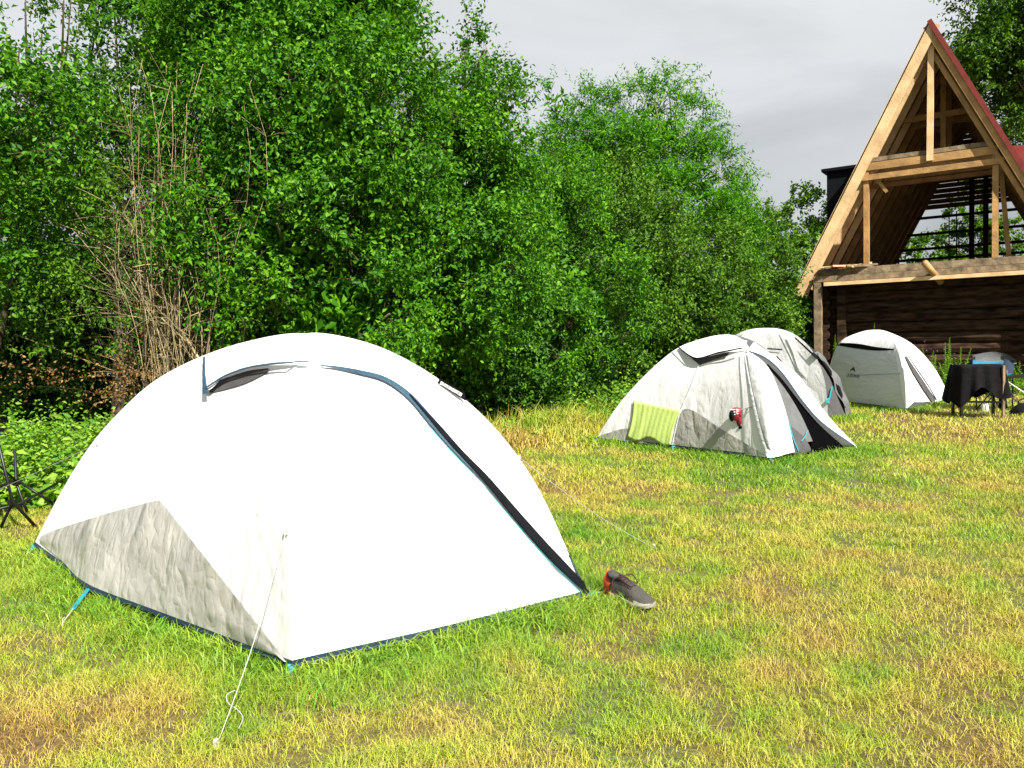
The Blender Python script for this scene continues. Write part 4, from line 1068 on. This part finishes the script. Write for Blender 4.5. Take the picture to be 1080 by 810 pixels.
# flattened dry straw over the near lawn
n = 9000; x = rg.uniform(-4, 5, n); y = rg.uniform(1.9, 7.5, n); kp = np.abs(x) < y*.74+.4
for pl in polys: kp &= ~inside(x, y, pl)
kp &= rg.random(n) < np.clip(1.2-tintf(x, y)[0]*1.3, .05, 1)
x, y = x[kp], y[kp]
blades('dry_straw', x, y, rg.uniform(.05, .11, len(x)), np.full(len(x), .0022), rg.uniform(.05, .35, len(x)), rg.uniform(1.2, 2.2, len(x)), M['grass'], 12, 'flattened dry straw lying over the near lawn')
# tufts right around tent feet
X_, Y_ = [], []
for pl, T in zip(polys, (T1, T2, T3, T4)):
    for a, b in ((0, 1), (1, 2)):
        m_ = int(2600 if T is T1 else 1100); tt = rg.random(m_); p = pl[a][None]*(1-tt[:, None])+pl[b][None]*tt[:, None]
        c = pl.mean(0); o = nrm(p-c)*(rg.gamma(1.4, .07, m_)-.02+(.14*np.sin(math.pi*tt) if a == 0 else 0))[:, None]
        p = p+o; X_.append(p[:, 0]); Y_.append(p[:, 1])
x, y = np.concatenate(X_), np.concatenate(Y_)
h = rg.uniform(.05, .13, len(x)); t = np.clip(.78+(fbm(x*4, y*4)-.5)*.6, .2, 1)
blades('edge_grass', x, y, h, np.full(len(x), .0045)*(1+y*.08), t, rg.uniform(.3, 1.3, len(x)), M['grass'], 6, 'longer green grass left uncut around the feet of the tents')
print('blades', tot, 'leaves', NLEAF)

# broad-leaf weeds on the left
def weeds(name, label, spots, mat, leaf, seed):
    rg = np.random.default_rng(seed); P = []; D = []; Nn = []; L = []
    for (x, y, hgt, m_) in spots:
        for s in range(m_):
            bx_, by_ = x+rg.normal(0, .16), y+rg.normal(0, .14); lf_ = rg.uniform(.6, 1.5); lean = rg.normal(0, .12, 2); k = int(hgt/.045)+4
            f = (np.arange(k)+1)/k; hh = hgt*rg.uniform(.55, 1.1)
            p = np.stack([bx_+lean[0]*f, by_+lean[1]*f, hh*f], 1); a = np.arange(k)*2.4+rg.uniform(0, 6)
            d = np.stack([np.cos(a), np.sin(a), rg.uniform(-.5, .9, k)], 1)
            P.append(p); D.append(d); Nn.append(np.stack([-np.cos(a)*.3, -np.sin(a)*.3, 1+0*a], 1)+rg.normal(0, .7, (k, 3))+[0, -.5, 0]); L.append(leaf*lf_*(1.25-f*.8)*rg.uniform(.8, 1.3, k))
    P, D, Nn, L = map(np.concatenate, (P, D, Nn, L))
    return tag(leaf_mesh(name, P, D, Nn, L, L*.5, mat), label, 'weeds', kind='stuff')
rg2 = np.random.default_rng(5); sp_ = []
for i in range(150):
    x = rg2.uniform(-6.4, -2.4); y = rg2.uniform(6.5, 8.3)
    if x > -3.0 and y < 7: continue
    sp_.append((x, y, rg2.uniform(.25, .60)+.17*(y-6.5), 8))
for i in range(34):
    x = rg2.uniform(-1.8, 3.2); y = float(hedge_y(x))+rg2.uniform(.2, .7); sp_.append((x, y, rg2.uniform(.2, .55), 5))
for i in range(46):
    px_ = rg2.uniform(600, 730); dd_ = rg2.uniform(12.2, 14.6); q_ = g0(px_, dd_); sp_.append((q_.x, q_.y, rg2.uniform(.45, .95), 5))
weeds('weeds', 'lush green broad-leaved weeds in front of the dark thicket', sp_, M['weed'], .095, 8)
# flowering weed heads (pale plumes)
P = []; D = []; Nn = []; L = []
for i in range(26):
    x, y = rg2.uniform(-5.6, -2.9), rg2.uniform(6.6, 7.8); hz = rg2.uniform(.35, .6); k = 34; f = rg2.random(k)
    P.append(np.stack([x+rg2.normal(0, .03, k)+f*.1, y+rg2.normal(0, .03, k), hz+.16*f], 1)); D.append(rg2.normal(0, 1, (k, 3))+[0, 0, .6]); Nn.append(rg2.normal(0, 1, (k, 3))); L.append(np.full(k, .03))
P, D, Nn, L = map(np.concatenate, (P, D, Nn, L))
tag(leaf_mesh('weed_plumes', P, D, Nn, L, L*.6, M['leafE']), 'yellowish flower plumes above the weeds', 'weeds', kind='stuff')
# plants at the log wall
def plant(px, D, hgt, seed, label, w=.22, flowers=False, mat='weed', n=9):
    b = g0(px, D); r = thing('wild_plant', b, label, 'plant', 'wild plants along the log wall')
    rg = np.random.default_rng(seed); P = []; Dd = []; Nn = []; L = []; st = MB()
    for s in range(n):
        bx_, by_ = b.x+rg.normal(0, w*.5), b.y+rg.normal(0, w*.4); ln = rg.normal(0, w*.35, 2); hh = hgt*rg.uniform(.5, 1.0) if s else hgt
        if s == 0: bx_, by_ = b.x, b.y; ln = ln*.3
        st.tube([(bx_, by_, 0), (bx_+ln[0], by_+ln[1], hh)], [.007, .003], 5)
        k = int(hh/.018); f = .15+.85*np.arange(k)/k; a = np.arange(k)*2.4
        P.append(np.stack([bx_+ln[0]*f, by_+ln[1]*f, hh*f], 1)); Dd.append(np.stack([np.cos(a), np.sin(a), .5+0*a], 1))
        Nn.append(np.stack([-np.cos(a)*.4, -np.sin(a)*.4, 1+0*a], 1)+rg.normal(0, .3, (k, 3))); L.append(.15*(1.15-f))
    P, Dd, Nn, L = map(np.concatenate, (P, Dd, Nn, L))
    leaf_mesh('leaves', P, Dd, Nn, L, L*.42, M[mat], r); st.build('stem', M['weed'], r)
    if flowers:
        k = 22; fp = np.array([b.x, b.y, hgt*.85])+rg.normal(0, 1, (k, 3))*[w, w*.6, hgt*.12]; dd = rg.normal(0, 1, (k, 3))
        leaf_mesh('flowers', fp, dd, rg.normal(0, 1, (k, 3)), np.full(k, .05), np.full(k, .04), M['purple'], r)
plant(999, 16.6, 1.22, 61, 'tall pointed green plant between the logo tent and the black cloth', .3)
plant(987, 16.8, .85, 62, 'leafy low plant close behind the right slope of the logo tent', .3)
plant(1010, 16.4, .85, 63, 'bushy green plant directly left of the black cloth', .3)
plant(976, 17.3, 1.05, 64, 'plant with small purple flowers behind the logo tent', .3, True, n=5)
plant(921, 19.0, 1.6, 65, 'thin plant tip showing above the logo tent top', .15, n=3)
plant(1075, 16.5, .7, 66, 'green plants under the log wall behind the folding table', .5, n=16)
plant(1060, 15.6, .6, 67, 'low leafy plant behind the grey and blue camp chair', .5, n=14)
plant(880, 19.0, 1.35, 68, 'straggly plant beside the corner post of the log house', .3, n=6)
# small yellow-green leaf cluster in the grass, as in the hedge gap
plant_b = None
